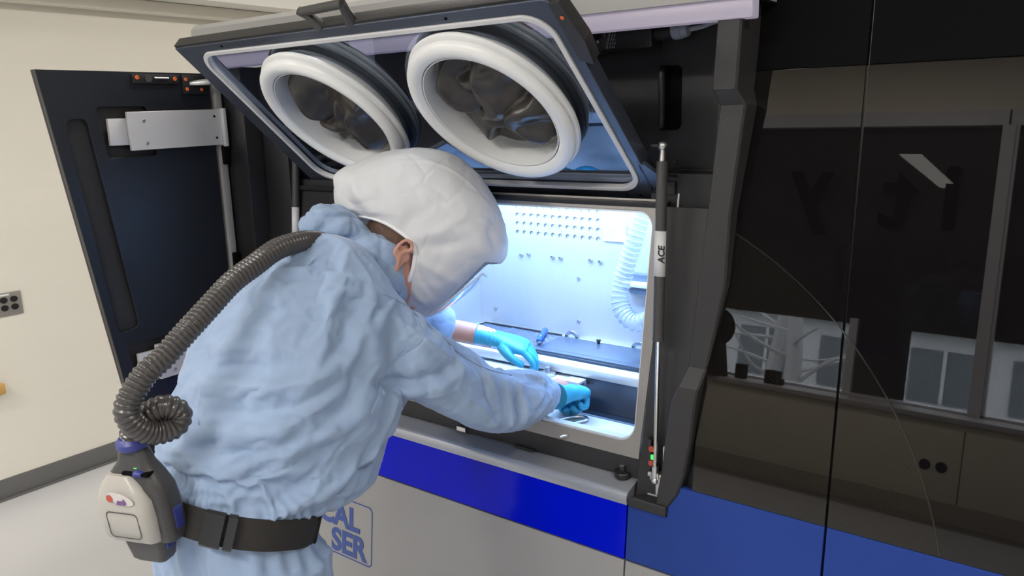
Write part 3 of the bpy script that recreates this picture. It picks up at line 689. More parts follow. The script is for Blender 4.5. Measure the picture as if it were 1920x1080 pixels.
RC = [(-.272, .338), (-.792, .332)]
SU, SV = .93, 1.04
def oval(o, c0):
    for v in o.data.vertices:
        q = v.co - c0; v.co = v.co + Vector((1, 0, 0)) * (q.x * (SU - 1)) + dv_ * (q.dot(dv_) * (SV - 1))
    return o
dplate('glass_pane', [rrect(-1.134, .036, -.020, .570, .062, 10)] + [circ(c[0], c[1], .185 * SU, .185 * SV, n=64) for c in RC], -.012, .008, 'doorglass', gd)
dplate('outer_trim', [rpoly([(-1.200, .588), (.0, .588), (.0, .606), (-1.200, .601)], .002)], -.004, .028, 'charcoal', gd, .001)
hgd = bmesh.new()
for u in (-.648, -.505): 
    tube_into(hgd, [GDP(u + (.03 if u < -.6 else -.012), .594, -.010), GDP(u + (.018 if u < -.6 else -.006), .628, -.012), GDP(u + .0, .646, -.012)], [.016, .011, .010], 10)
tube_into(hgd, [GDP(-.642, .641, -.012), GDP(-.503, .646, -.012)], .0105, 12)
obj('pull_handle', hgd, 'darkpl', gd)
for (u, v) in ((-.04, .018), (-.075, .018), (-.43, .018), (-.395, .018), (-1.0, .585), (-.25, .585)):
    bolts('frame_screw', [GDP(u, v, 0)], dn, .0035, .002, 'mattblack', gd)
dplate('strut_bracket', [[(-.004, .03), (.040, .085), (.012, .13), (-.004, .13)]], .0, .010, 'bluish', gd, .001)
dplate('corner_latch', [rpoly([(.000, .455), (.028, .44), (.034, .50), (.022, .595), (.0, .595)], .003)], .006, .03, 'charcoal', gd, .001)
bolts('latch_screw', [GDP(.014, .56, .006)], dn, .004, .002, 'orange', gd)
FLAPS = [[(-.10, .02, .9, .012, .075), (-.02, .04, -.5, .022, .10), (.05, -.01, -.9, .016, .09), (-.03, -.08, 1.9, .008, .08), (.06, -.09, 1.3, .014, .06), (.0, .10, -1.6, .004, .07)],
         [(-.09, .05, .2, .016, .08), (-.03, .0, -1.1, .010, .09), (.03, -.03, -.4, .020, .10), (-.02, -.09, 1.5, .004, .07), (.09, .0, 2.6, .010, .07)]]
for i, (cu, cv) in enumerate(RC):
    c0 = GDP(cu, cv, 0)
    # white collar ring towards the operator
    pr = [(.170, -.020), (.168, .022), (.171, .036), (.179, .043), (.191, .045), (.201, .042), (.206, .036), (.208, .029), (.203, .026), (.203, .021), (.212, .018), (.214, .012), (.211, .006), (.204, .003), (.190, .003), (.186, -.02)]
    rg = oval(lathe('port_ring', pr, c0, dn, 'ring', gd, 96, True), c0)
    # black clamp rings outside the glass
    pr2 = [(.186, -.016), (.212, -.018), (.216, -.024), (.212, -.030), (.216, -.036), (.216, -.042), (.210, -.048), (.214, -.055), (.214, -.062), (.206, -.068), (.186, -.068)]
    oval(lathe('clamp_ring', pr2, c0, dn, 'blackpl', rg, 96, True), c0)
    ps = lathe('port_sleeve', [(.166, .034), (.163, .0), (.160, -.05), (.160, -.085), (.163, -.088), (.168, -.05), (.168, .0), (.168, .034)], c0, dn, 'ring', rg, 72, True); oval(ps, c0)
    # glove stuffed into the port: rubber membrane with big folds
    bm = bmesh.new(); nr, na = 60, 150; grid = []
    for a in range(na):
        row = []
        for r_ in range(nr + 1):
            t = r_ / nr; rad = .158 * t; th = 2 * PI * a / na
            x = rad * math.cos(th); y = rad * math.sin(th)
            q = Vector((x * 13 + i * 9.1, y * 13, i * 3.7))
            # big soft folds: a few overlapping flaps of rubber, each with a steep free edge
            h = -.040
            for (fx, fy, fa, fh, fw) in FLAPS[i]:
                u_ = (x - fx) * math.cos(fa) + (y - fy) * math.sin(fa); v_ = -(x - fx) * math.sin(fa) + (y - fy) * math.cos(fa)
                u_ += .016 * math.sin(v_ * 38 + fx * 40)
                edge = 1 / (1 + math.exp(-u_ / .0035))                # steep lip on one side
                body_ = math.exp(-(max(0, u_) / .085) ** 2) * math.exp(-(v_ / fw) ** 4)
                h = max(h, fh * edge * body_ + (-.040) * (1 - edge * body_))
            h += .012 * noise.noise(q * .7) + .004 * noise.noise(q * 2.4)
            e = max(0, (t - .90) / .10); h = h * (1 - e) + (-.050) * e
            row.append(GDP(cu + x * SU, cv + y * SV, min(h + .020, .036)))
        grid.append(row)
    vs = [[bm.verts.new(p) for p in row[1:]] for row in grid]; ctr = bm.verts.new(grid[0][0])
    for a in range(na):
        b = (a + 1) % na
        bm.faces.new((ctr, vs[a][0], vs[b][0]))
        for r_ in range(nr - 1): bm.faces.new((vs[a][r_], vs[a][r_ + 1], vs[b][r_ + 1], vs[b][r_]))
    gl = obj('stuffed_glove', bm, 'rubber', rg, angle=180); md = gl.modifiers.new('s', 'SOLIDIFY'); md.thickness = .0015

# ---- lettering on the lower grey panel
TX = frame_m(Vector((0, gy(0), 0)) + gN * .0012, gU, gV, gN)
kk = 1 / gV.z
bx0, bx1, bz0, bz1 = -1.32, -.905, .415, .602
plate('panel_emblem', [rrect(bx0, bz0 * kk, bx1, bz1 * kk, .016), rrect(bx0 + .0035, (bz0 + .0035) * kk, bx1 - .0035, (bz1 - .0035) * kk, .013)], TX, .0008, 'blueink', MC)
def ptext(s, x_right, z, size):
    me = text_mesh(s, size, Matrix.Identity(4), .0004, size * .034)
    xs = [v.co.x for v in me.vertices]; dx = x_right - max(xs)
    for v in me.vertices: v.co.x += dx
    me.transform(TX @ Matrix.Translation((0, z * kk, 0))); return finish('panel_lettering', me, 'blueink', MC, False)
ptext('CAL', -.958, .510, .098); ptext('SER', -.925, .428, .098)
#PERSON-START
# ============================================================ THE OPERATOR
def arr(me):
    a = np.empty(len(me.vertices) * 3); me.vertices.foreach_get('co', a); return a.reshape(-1, 3)
def nrm(me):
    a = np.empty(len(me.vertices) * 3); me.vertices.foreach_get('normal', a); return a.reshape(-1, 3)
def setarr(me, a): me.vertices.foreach_set('co', a.ravel()); me.update()
def remeshed(bm, voxel, smooth_it=0):
    bmesh.ops.recalc_face_normals(bm, faces=bm.faces)
    me = bpy.data.meshes.new('r'); bm.to_mesh(me); bm.free()
    o = bpy.data.objects.new('r', me); COL.objects.link(o)
    md = o.modifiers.new('v', 'REMESH'); md.mode = 'VOXEL'; md.voxel_size = voxel; md.use_smooth_shade = True
    if smooth_it:
        s = o.modifiers.new('s', 'SMOOTH'); s.factor = .5; s.iterations = smooth_it
    me2 = bpy.data.meshes.new_from_object(o.evaluated_get(bpy.context.evaluated_depsgraph_get()))
    bpy.data.objects.remove(o); bpy.data.meshes.remove(me); return me2
def polydist(P, poly):
    """distance of 2D points to a polyline, and the position 0..1 along it"""
    best = np.full(len(P), 9.0); tt = np.zeros(len(P)); sg = np.zeros(len(P))
    poly = np.array(poly); L = np.linalg.norm(np.diff(poly, axis=0), axis=1); T = L.sum(); acc = 0
    for i in range(len(poly) - 1):
        a, b = poly[i], poly[i + 1]; ab = b - a
        t = np.clip(((P - a) @ ab) / (ab @ ab), 0, 1); q = a + t[:, None] * ab; dd = P - q; d = np.linalg.norm(dd, axis=1)
        m_ = d < best; best[m_] = d[m_]; tt[m_] = (acc + t[m_] * L[i]) / T
        s = np.sign(ab[0] * dd[:, 1] - ab[1] * dd[:, 0]); sg[m_] = s[m_]; acc += L[i]
    return best, tt, sg
def apply_folds(co, no, folds, mask):
    """each fold: (polyline in y,z ; width ; height ; kind)  kind r ridge/valley, s one-sided step"""
    disp = np.zeros(len(co)); P = co[:, 1:]
    for poly, wd, amp, kind in folds:
        poly = [tuple(p) for p in catmull([(p[0], p[1], 0) for p in poly], 6)] if len(poly) > 2 else [(p[0], p[1], 0) for p in poly]
        d, t, s = polydist(P, [p[:2] for p in poly])
        taper = np.clip(np.sin(np.clip(t, 0.02, .98) * PI), 0, 1) ** .45
        if kind == 'r': f = amp * np.exp(-(d / wd) ** 2)
        elif kind == 'k': f = amp * np.exp(-(d / wd))                      # sharp crease
        else: f = amp * s * (d / wd) * np.exp(.5 - .5 * (d / wd) ** 2)      # overlap step
        disp += f * taper
    return co + no * (disp * mask)[:, None]
def nz(co, fx, seed=0.0, n=None):
    return np.array([noise.noise(Vector((p[0] * fx[0] + seed, p[1] * fx[1], p[2] * fx[2]))) for p in co])

X0 = -.585
def ring(y, z, ty, tz, rx, rb, rf, x0=X0, n=56, pw=.88):
    t = Vector((0, ty, tz)).normalized(); d = Vector((0, t.z, -t.y)); out = []
    for k in range(n):
        a = 2 * PI * k / n; c, s = math.cos(a), math.sin(a)
        c2 = math.copysign(abs(c) ** pw, c); s2 = math.copysign(abs(s) ** pw, s)
        out.append(Vector((x0 + rx * c2, y, z)) + d * ((rf if s > 0 else rb) * s2))
    return out
def torso_rings(g=0.0):
    R_ = [(-.690, .84, .20, .98, .182, .165, .085), (-.700, .905, .25, .97, .186, .165, .105), (-.722, .958, .34, .94, .176, .140, .135), (-.728, .985, .37, .93, .170, .122, .132),
          (-.722, 1.005, .28, .96, .180, .126, .150), (-.705, 1.04, .40, .90, .206, .142, .230), (-.670, 1.09, .52, .85, .226, .152, .285), (-.620, 1.16, .60, .80, .236, .160, .305),
          (-.550, 1.24, .65, .76, .236, .192, .280), (-.485, 1.305, .68, .73, .232, .206, .195), (-.435, 1.355, .72, .69, .205, .195, .145), (-.395, 1.39, .80, .60, .150, .150, .100), (-.36, 1.41, .88, .47, .09, .090, .070), (-.33, 1.41, .9, .4, .05, .05, .05)]
    return [ring(y, z, ty, tz, rx + g, rb + g, rf + g) for y, z, ty, tz, rx, rb, rf in R_]

RS = [(-.47, -.45, 1.275), (-.42, -.375, 1.252), (-.378, -.285, 1.168), (-.350, -.20, 1.102), (-.338, -.12, 1.070), (-.342, -.045, 1.062), (-.356, .015, 1.040), (-.364, .068, 1.024)]
RSr = [.105, .102, .084, .077, .074, .068, .059, .046]
LS = [(-.70, -.44, 1.355), (-.775, -.34, 1.305), (-.82, -.20, 1.225), (-.835, -.07, 1.18), (-.81, .03, 1.16), (-.765, .10, 1.145), (-.735, .135, 1.135)]
LSr = [.130, .118, .100, .092, .082, .070, .048]

# --- the coverall
bm = bmesh.new()
loft_into(bm, torso_rings())
for P_, r_ in ((RS, RSr), (LS, LSr)):
    pp = catmull(P_, 5); rr_ = np.interp(np.linspace(0, len(P_) - 1, len(pp)), range(len(P_)), r_)
    tube_into(bm, pp, list(rr_), 28)
for sx in (-1, 1):
    lp = [(X0 + sx * .085, -.715, .90), (X0 + sx * .09, -.710, .80), (X0 + sx * .10, -.68, .62), (X0 + sx * .115, -.645, .48), (X0 + sx * .12, -.67, .28), (X0 + sx * .12, -.69, .10)]
    pp = catmull(lp, 4); tube_into(bm, pp, list(np.interp(np.linspace(0, 5, len(pp)), range(6), [.128, .128, .112, .100, .092, .080])), 28)
cov_me = remeshed(bm, .0095, 3)
# --- the body inside: one continuous skin from head to ankles
bm = bmesh.new()
hc = Vector((-.585, -.215, 1.395)); hu = Vector((.10, .74, .66)).normalized(); hf = Vector((.50, .46, -.73)); hf = (hf - hu * hf.dot(hu)).normalized(); hr = hf.cross(hu).normalized()
HM = Matrix((hr, hf, hu)).transposed().to_4x4(); HM.translation = hc      # local: x right, y face, z crown
def hs(c, r, s):
    vs = sph_into(bm, (0, 0, 0), r, s, 28); bmesh.ops.transform(bm, matrix=HM @ Matrix.Translation(c), verts=vs)
hs((0, -.012, .035), .097, (.80, 1.02, .95)); hs((0, .014, -.015), .078, (.84, .98, 1.08)); hs((0, .040, -.066), .038, (1.0, .9, .7))
hs((0, .098, -.02), .014, (.8, 1.1, 1.6)); hs((0, .105, -.032), .012, (1.2, 1, .8))                   # nose
hs((-.032, .078, .012), .016, (1.2, .5, .6)); hs((.032, .078, .012), .016, (1.2, .5, .6))             # brows
hs((0, .088, -.062), .016, (1.3, .5, .35)); hs((0, .086, -.070), .014, (1.2, .5, .4))                 # lips
for s in (-1, 1):      # ears: helix, lobe, bowl
    ec = Vector((s * .080, -.012, -.016))
    hel = [HM @ (ec + Vector((s * (.014 + .008 * math.sin(a)), -.006 - .020 * math.cos(a - .3), .036 * math.sin(a)))) for a in np.linspace(-1.3, 2.7, 16)]
    tube_into(bm, hel, [.004, .005] + [.0052] * 12 + [.0045, .0035], 10)
    tube_into(bm, [HM @ (ec + Vector((s * .014, .004 - .013 * math.cos(a), .021 * math.sin(a)))) for a in np.linspace(-1.2, 1.2, 9)], .0038, 8)
    vs = sph_into(bm, (0, 0, 0), .025, (.22, .85, 1.3), 20); bmesh.ops.transform(bm, matrix=HM @ Matrix.Translation(ec + Vector((s * .004, -.006, 0))), verts=vs)
    vs = sph_into(bm, (0, 0, 0), .011, (.6, .8, 1.1), 14); bmesh.ops.transform(bm, matrix=HM @ Matrix.Translation(ec + Vector((s * .011, .002, -.036))), verts=vs)
tube_into(bm, catmull([(X0, -.40, 1.35), (X0, -.34, 1.37), (X0, -.28, 1.375), (-.585, -.225, 1.385)], 4), .062, 24)
body_r = [ring(y, z, ty, tz, rx - .045, max(rb - .045, .05), rf - dd_) for (y, z, ty, tz, rx, rb, rf), dd_ in zip(
    [(-.690, .84, .20, .98, .190, .165, .130), (-.700, .905, .25, .97, .192, .165, .140), (-.728, .985, .25, .97, .175, .142, .142), (-.670, 1.09, .52, .85, .21, .160, .24), (-.550, 1.24, .65, .76, .225, .182, .24), (-.425, 1.365, .72, .69, .225, .172, .165), (-.375, 1.41, .80, .60, .150, .130, .130)],
    (.03, .03, .03, .10, .10, .05, .05))]
loft_into(bm, body_r)
RH = Vector((-.372, .172, 1.010)); LH = Vector((-.575, .235, 1.085))
RW = Vector((-.366, .120, 1.018)); LW = Vector((-.668, .178, 1.112))
for P_ in ([(-.47, -.44, 1.27), (-.42, -.36, 1.24), (-.365, -.24, 1.15), (-.345, -.12, 1.088), (-.354, .0, 1.048), (-.364, .08, 1.026), tuple(RW), (-.370, .15, 1.012)],
           [(-.70, -.42, 1.32), (-.77, -.33, 1.28), (-.82, -.18, 1.215), (-.83, -.06, 1.17), (-.78, .06, 1.148), (-.715, .14, 1.125), tuple(LW), (-.635, .20, 1.10)]):
    tube_into(bm, catmull(P_, 4), list(np.interp(np.linspace(0, 7, 29), range(8), [.052, .050, .042, .036, .034, .032, .029, .027])), 20)
for sx in (-1, 1):
    lp = [(X0 + sx * .085, -.70, .88), (X0 + sx * .10, -.69, .78), (X0 + sx * .11, -.66, .50), (X0 + sx * .12, -.67, .28), (X0 + sx * .12, -.69, .07)]
    tube_into(bm, catmull(lp, 4), list(np.interp(np.linspace(0, 4, 17), range(5), [.09, .088, .058, .058, .042])), 20)
bmc = bm.copy(); body = finish('person', remeshed(bm, .0048, 1), 'skin', None, True, 180)
proxy = finish('proxy', remeshed(bmc, .016, 1), 'skin', None)
tag(body, 'person in a pale blue coverall and white air hood leaning into the lit chamber', 'person')
cov = finish('coverall', cov_me, 'gown', body, True, 180)
# let the cloth settle over the body for a moment, so that it wrinkles by itself
co = arr(cov_me)
proxy.modifiers.new('col', 'COLLISION'); proxy.collision.thickness_outer = .004
vg = cov.vertex_groups.new(name='pin'); vs_ = cov.vertex_groups.new(name='slack')
zb = co[:, 2] - (.985 + (co[:, 1] + .728) * -.40)
for i, p in enumerate(co):
    wgt = .11
    if abs(zb[i]) < .022 or p[2] < .5: wgt = 1
    if p[1] > .045 and p[2] > .9: wgt = 1
    if p[2] > 1.345 and -.46 < p[1] < -.30 and abs(p[0] - X0) < .11: wgt = 1
    vg.add([i], wgt, 'REPLACE')
    sl = min(1, max(0, (p[1] + .34) / .16)) if p[2] > .97 and (p[0] > -.46 or p[0] < -.71) else (.7 if p[2] < .95 else 0)
    vs_.add([i], sl, 'REPLACE')
cl = cov.modifiers.new('cloth', 'CLOTH'); st = cl.settings
st.quality = 6; st.mass = .15; st.tension_stiffness = 30; st.compression_stiffness = 30; st.shear_stiffness = 15; st.bending_stiffness = .08
st.tension_damping = 10; st.compression_damping = 10; st.air_damping = 4
st.vertex_group_mass = 'pin'; st.pin_stiffness = 1.2; st.vertex_group_shrink = 'slack'; st.shrink_min = -.020; st.shrink_max = -.11
st.effector_weights.gravity = .3
cl.collision_settings.use_self_collision = False; cl.collision_settings.distance_min = .004
cl.point_cache.frame_start = 1; cl.point_cache.frame_end = 40
for f in range(1, 29): sc.frame_set(f)
sbs = cov.modifiers.new('sub', 'SUBSURF'); sbs.levels = 1
me = bpy.data.meshes.new_from_object(cov.evaluated_get(bpy.context.evaluated_depsgraph_get()))
cov.modifiers.clear(); cov.data = me; cov.vertex_groups.clear(); sc.frame_set(1)
bpy.data.objects.remove(proxy)
me.polygons.foreach_set('use_smooth', [True] * len(me.polygons))
co = arr(me); no = nrm(me)
sidem = np.clip((co[:, 0] + .66) / .10, 0, 1)
cuff = np.clip((co[:, 1] - .0) / .10, 0, 1) * (co[:, 2] > .95)
TF = [
 ([(-.60, 1.42), (-.52, 1.40), (-.46, 1.36)], .012, .005, 'r'),
 ([(-.546, 1.297), (-.633, 1.267), (-.745, 1.246), (-.81, 1.225), (-.908, 1.232)], .017, .010, 'r'),
 ([(-.584, 1.239), (-.689, 1.198), (-.768, 1.174), (-.85, 1.173), (-.925, 1.165)], .018, .010, 'r'),
 ([(-.684, 1.315), (-.753, 1.305), (-.813, 1.284), (-.874, 1.275)], .014, .007, 'r'),
 ([(-.554, 1.157), (-.654, 1.13), (-.753, 1.108), (-.842, 1.089)], .009, -.006, 'k'),
 ([(-.56, 1.185), (-.66, 1.155), (-.76, 1.132), (-.84, 1.115)], .016, .005, 'r'),
 ([(-.845, 1.212), (-.904, 1.206), (-.931, 1.195)], .010, -.006, 'r'), ([(-.858, 1.192), (-.91, 1.2), (-.93, 1.185)], .008, .006, 'r'),
 ([(-.816, 1.137), (-.873, 1.121), (-.899, 1.116)], .008, .005, 'r'),
 ([(-.471, 1.16), (-.528, 1.084), (-.588, .993)], .007, .006, 'k'), ([(-.453, 1.147), (-.505, 1.06), (-.569, .993)], .010, .005, 'r'),
 ([(-.50, 1.15), (-.56, 1.07), (-.62, 1.01)], .018, -.006, 'r'),
 ([(-.714, 1.458), (-.643, 1.469), (-.549, 1.461), (-.488, 1.43)], .011, -.009, 'r'), ([(-.706, 1.475), (-.624, 1.484), (-.545, 1.474)], .010, .008, 'r'),
 ([(-.762, 1.452), (-.667, 1.418), (-.552, 1.392)], .022, .006, 'r'), ([(-.74, 1.425), (-.66, 1.385), (-.56, 1.362)], .018, -.004, 'r'),
 ([(-.365, 1.334), (-.39, 1.296), (-.467, 1.242), (-.549, 1.181)], .006, -.0045, 'k'),
 ([(-.427, 1.384), (-.47, 1.365), (-.5, 1.343)], .010, -.008, 'r'), ([(-.41, 1.37), (-.45, 1.35), (-.49, 1.325)], .010, .005, 'r'),
 ([(-.804, 1.393), (-.711, 1.352), (-.614, 1.369)], .020, .004, 'r'),
 ([(-.892, 1.343), (-.856, 1.369), (-.816, 1.377)], .010, .004, 'r'), ([(-.894, 1.29), (-.867, 1.337), (-.837, 1.365)], .009, -.004, 'r'),
 ([(-.60, 1.20), (-.68, 1.165), (-.78, 1.14)], .012, -.004, 'r'), ([(-.56, 1.265), (-.66, 1.23), (-.76, 1.205)], .014, -.005, 'r'),
 ([(-.60, 1.335), (-.70, 1.285), (-.80, 1.26)], .014, -.004, 'r'),
 ([(-.53, 1.12), (-.60, 1.06), (-.68, 1.03)], .012, .004, 'r'), ([(-.57, 1.13), (-.66, 1.08), (-.75, 1.05)], .012, -.004, 'r'),
]
SF = [
 ([(-.30, 1.228), (-.388, 1.205), (-.467, 1.210), (-.542, 1.235)], .016, -.014, 'r'), ([(-.31, 1.200), (-.39, 1.180), (-.46, 1.178)], .016, .008, 'r'),
 ([(-.332, 1.164), (-.41, 1.164)], .006, .005, 'k'), ([(-.332, 1.164), (-.271, 1.107), (-.218, 1.045)], .007, .008, 'k'), ([(-.332, 1.164), (-.31, 1.209), (-.305, 1.237)], .007, .006, 'k'),
 ([(-.226, 1.207), (-.221, 1.148), (-.21, 1.092)], .009, .009, 'r'), ([(-.25, 1.19), (-.245, 1.13), (-.235, 1.09)], .010, -.008, 'r'),
 ([(-.144, 1.157), (-.148, 1.072), (-.168, 1.016)], .009, -.010, 'r'), ([(-.165, 1.161), (-.17, 1.105), (-.185, 1.03)], .008, .009, 'k'),
 ([(-.128, 1.16), (-.125, 1.09), (-.14, 1.02)], .008, .008, 'k'),
 ([(-.001, 1.101), (-.057, 1.073), (-.108, 1.055)], .008, .009, 'k'), ([(.012, 1.066), (-.069, 1.046), (-.114, 1.02)], .008, .008, 'k'), ([(.0, 1.085), (-.06, 1.06), (-.11, 1.037)], .008, -.006, 'r'),
 ([(-.289, 1.259), (-.22, 1.205), (-.15, 1.162), (-.075, 1.138)], .010, .010, 'r'), ([(-.30, 1.235), (-.23, 1.185), (-.16, 1.145), (-.09, 1.12)], .010, -.007, 'r'),
 ([(-.275, 1.2), (-.232, 1.12), (-.204, 1.086)], .008, .004, 'k'), ([(-.02, 1.12), (-.03, 1.06), (-.04, 1.0)], .007, .006, 'r'), ([(.03, 1.09), (.02, 1.04), (.01, 1.0)], .006, .006, 'r'),
 ([(-.448, 1.359), (-.384, 1.277), (-.33, 1.231)], .007, .006, 'k'),
]
co = apply_folds(co, no, [(p_, w_ * .82, a_ * 1.35, k_) for p_, w_, a_, k_ in TF], sidem * (co[:, 2] > .98)); 
co = apply_folds(co, no, [(p_, w_ * .9, a_ * 1.15, k_) for p_, w_, a_, k_ in SF], np.clip((co[:, 0] + .52) / .08, 0, 1))
# gathered elastic above the belt, trouser creases below, small crumples
ang_ = np.arctan2(co[:, 1] + .72, co[:, 0] - X0)
zb = co[:, 2] - (.985 + (co[:, 1] + .728) * -.40)
gath = np.exp(-((zb - .035) / .035) ** 2) * np.sin(ang_ * 46 + 3 * np.sin(ang_ * 7)) * .0032
gath2 = np.exp(-((zb + .05) / .045) ** 2) * np.sin(ang_ * 19 + 4 * np.sin(ang_ * 3)) * .004
f1 = nz(co, (5, 5, 5), 3.1); f2 = nz(co, (13, 13, 13), 9.0); f3 = nz(co, (11, 26, 26), 5)
arm = np.clip((co[:, 1] + .26) / .12, 0, 1) * (co[:, 2] > .95)
low = np.clip((.96 - co[:, 2]) / .1, 0, 1)
def vor(co, fx, seed=0.0, warp=.0):
    out = np.empty(len(co))
    for i, p in enumerate(co):
        q = Vector((p[0] * fx[0] + seed, p[1] * fx[1], p[2] * fx[2]))
        if warp: q += Vector((noise.noise(q * 1.3), noise.noise(q * 1.3 + Vector((7, 0, 0))), 0)) * warp
        d = noise.voronoi(q)[0]; out[i] = d[1] - d[0]
    return out
# drag folds: sharp-edged, long in the direction the cloth is pulled (lower back to armpit)
al = co[:, 1] * .91 + co[:, 2] * .41; ac = -co[:, 1] * .41 + co[:, 2] * .91
dc = np.stack([co[:, 0] * .5, al, ac], 1)
v1 = vor(dc, (5, 3.6, 17), 2.0, .8); v2 = vor(co, (17, 17, 17), 5.0, .5); v3 = vor(dc, (9, 6, 34), 8.0, .6)
crease1 = -np.exp(-v1 * 7) * .0016 ; crease3 = -np.exp(-v3 * 9) * .0008
facet = -np.exp(-v2 * 6)
tors = np.clip((co[:, 2] - 1.0) / .06, 0, 1) * (1 - arm)
co = co + no * (gath + gath2 + .003 * f1 + .0018 * f3 + (crease1 + crease3) * tors + facet * (.0003 + .0022 * arm + .0018 * low))[:, None]
# diagonal drag folds on the unseen left side and back too
dg = np.sin((co[:, 2] * 1.4 - co[:, 1] * .9) * 34 + 2.5 * f1) * .0035 * np.clip((-.62 - co[:, 0]) / .08, 0, 1) * (co[:, 2] > 1.0)
co = co + no * dg[:, None]
co[:, 2] = np.maximum(co[:, 2], .03)
# keep the cloth outside the skin
from mathutils.bvhtree import BVHTree
bv = BVHTree.FromPolygons([v.co for v in body.data.vertices], [p.vertices[:] for p in body.data.polygons])
for i in range(len(co)):
    if co[i, 2] < .3: continue
    p = Vector(co[i]); q, n_, _, d_ = bv.find_nearest(p, .06)
    if q is not None:
        sd = (p - q).dot(n_)
        if sd < .005 and not (co[i, 1] > .06): co[i] = q + n_ * .005
setarr(me, co)

# stitched seams lying on the cloth
cbv = BVHTree.FromPolygons([v.co for v in me.vertices], [p.vertices[:] for p in me.polygons])
for poly, x_, r_ in (([(-.372, 1.340), (-.39, 1.296), (-.425, 1.268), (-.467, 1.238), (-.51, 1.205), (-.549, 1.175)], .1, .0016),
                 ([(-.445, 1.385), (-.42, 1.372), (-.395, 1.358), (-.372, 1.340)], .1, .0014),
                 ([(-.45, 1.14), (-.475, 1.10), (-.505, 1.06), (-.54, 1.02), (-.575, .985)], .1, .0018),
                 ([(-.372, 1.340), (-.345, 1.30), (-.32, 1.262), (-.28, 1.225), (-.23, 1.185), (-.17, 1.155), (-.11, 1.130)], .1, .0020)):
    pts_ = []
    for p in catmull([(a, b, 0) for a, b in poly], 8):
        h = cbv.ray_cast(Vector((x_, p[0], p[1])), Vector((-1, 0, 0)))
        if h[0] is not None: pts_.append(h[0] + h[1] * .0006)
    if len(pts_) > 4:
        for _ in range(2): pts_ = [pts_[0]] + [(pts_[i - 1] + pts_[i] * 2 + pts_[i + 1]) / 4 for i in range(1, len(pts_) - 1)] + [pts_[-1]]
        sm_ = tube('seam', pts_, r_, 'gown', cov, 6)
# hair
bm = bmesh.new(); vs = sph_into(bm, (0, 0, 0), .100, (.80, 1.00, .93), 40); bmesh.ops.transform(bm, matrix=HM @ Matrix.Translation((0, -.016, .036)), verts=vs)
ihm = HM.inverted(); dele = []
for v in bm.verts:
    q = ihm @ v.co
    if q.y > .055 and q.z < .075: dele.append(v)
    elif q.z < -.035 and q.y > -.06: dele.append(v)
    elif q.y > -.02 and q.z < .005: dele.append(v)
    else:
        n_ = noise.noise(v.co * 60) * .002; v.co += (v.co - (HM @ Vector((0, -.016, .036)))).normalized() * n_
bmesh.ops.delete(bm, geom=dele, context='VERTS'); hr_ = obj('hair', bm, 'hair', body, angle=180)
md = hr_.modifiers.new('s', 'SOLIDIFY'); md.thickness = .003

# --- crumpled cloth forms: outline in the plane across the body, inflated to a real depth
e1 = Vector((.8027, .5958, -.0266)); e2 = Vector((-.1048, .1849, .9772)); e3 = Vector((-.5871, .7816, -.2109))
HC = Vector((-.60, -.108, 1.461))
def inflate(outl, depth, c=None, dz=0.0, pw=1.0, nphi=60, per=10, shift=(0, 0)):
    o2 = catmull([(a, b, 0) for a, b in outl], per, True)
    if c is None: c = np.mean(np.array(o2)[:, :2], axis=0)
    co = []; n = len(o2)
    bm = bmesh.new(); rings = []
    for i in range(nphi + 1):
        ph = -PI / 2 + PI * i / nphi; k = max(math.cos(ph), .002) ** pw; s = math.sin(ph)
        rings.append([HC + e1 * (c[0] + (p[0] - c[0]) * k + shift[0] * s) + e2 * (c[1] + (p[1] - c[1]) * k + shift[1] * s) + e3 * (dz + depth * s) for p in o2])
    loft_into(bm, rings, cap=True); bmesh.ops.recalc_face_normals(bm, faces=bm.faces)
    return bm
def crumple(bm, amp, f, seed, ridge=True, keep=None):
    bm.normal_update()
    for v in bm.verts:
        q = v.co * f + Vector((seed, seed * .7, 0)); n1 = noise.noise(q); n2 = noise.noise(q * 2.3 + Vector((4, 1, 2)))
        qq = q * .8 + Vector((noise.noise(q * .9), noise.noise(q * .9 + Vector((9, 0, 0))), noise.noise(q * .9 + Vector((0, 9, 0))))) * .9
        vd = noise.voronoi(qq)[0]; vd2 = noise.voronoi(qq * 1.9)[0]
        h = 1.3 * (min(vd[1] - vd[0], .5) - .25) * 2 - .9 * math.exp(-(vd[1] - vd[0]) * 12) - .5 * math.exp(-(vd2[1] - vd2[0]) * 9)
        v.co += v.normal * h * amp
# collar of the coverall: the pushed-back hood bunched behind the neck
L_ = lambda pts: [((x - 795) / 760, (430 - y) / 760) for x, y in pts]
bm = inflate([(a_ + .030, b_ - .022) for a_, b_ in [(-.303, -.010), (-.296, .040), (-.262, .072), (-.222, .070), (-.185, .052), (-.150, .020), (-.152, -.010), (-.200, -.036), (-.262, -.062), (-.300, -.045)]], .075, dz=-.13, pw=.7)
crumple(bm, .006, 15, 3); 
bm2 = inflate([(a_ + .026, b_ - .020) for a_, b_ in [(-.262, -.050), (-.205, -.020), (-.165, .010), (-.120, .006), (-.075, -.022), (-.052, -.070), (-.050, -.128), (-.058, -.152), (-.090, -.140), (-.118, -.108), (-.150, -.082), (-.212, -.070)]], .085, dz=-.125, pw=.7)
crumple(bm2, .005, 12, 8)
t_ = bpy.data.meshes.new('t'); bm2.to_mesh(t_); bm.from_mesh(t_); bm2.free(); bpy.data.meshes.remove(t_)
finish('collar', remeshed(bm, .0036, 0), 'gown', body, True, 180)

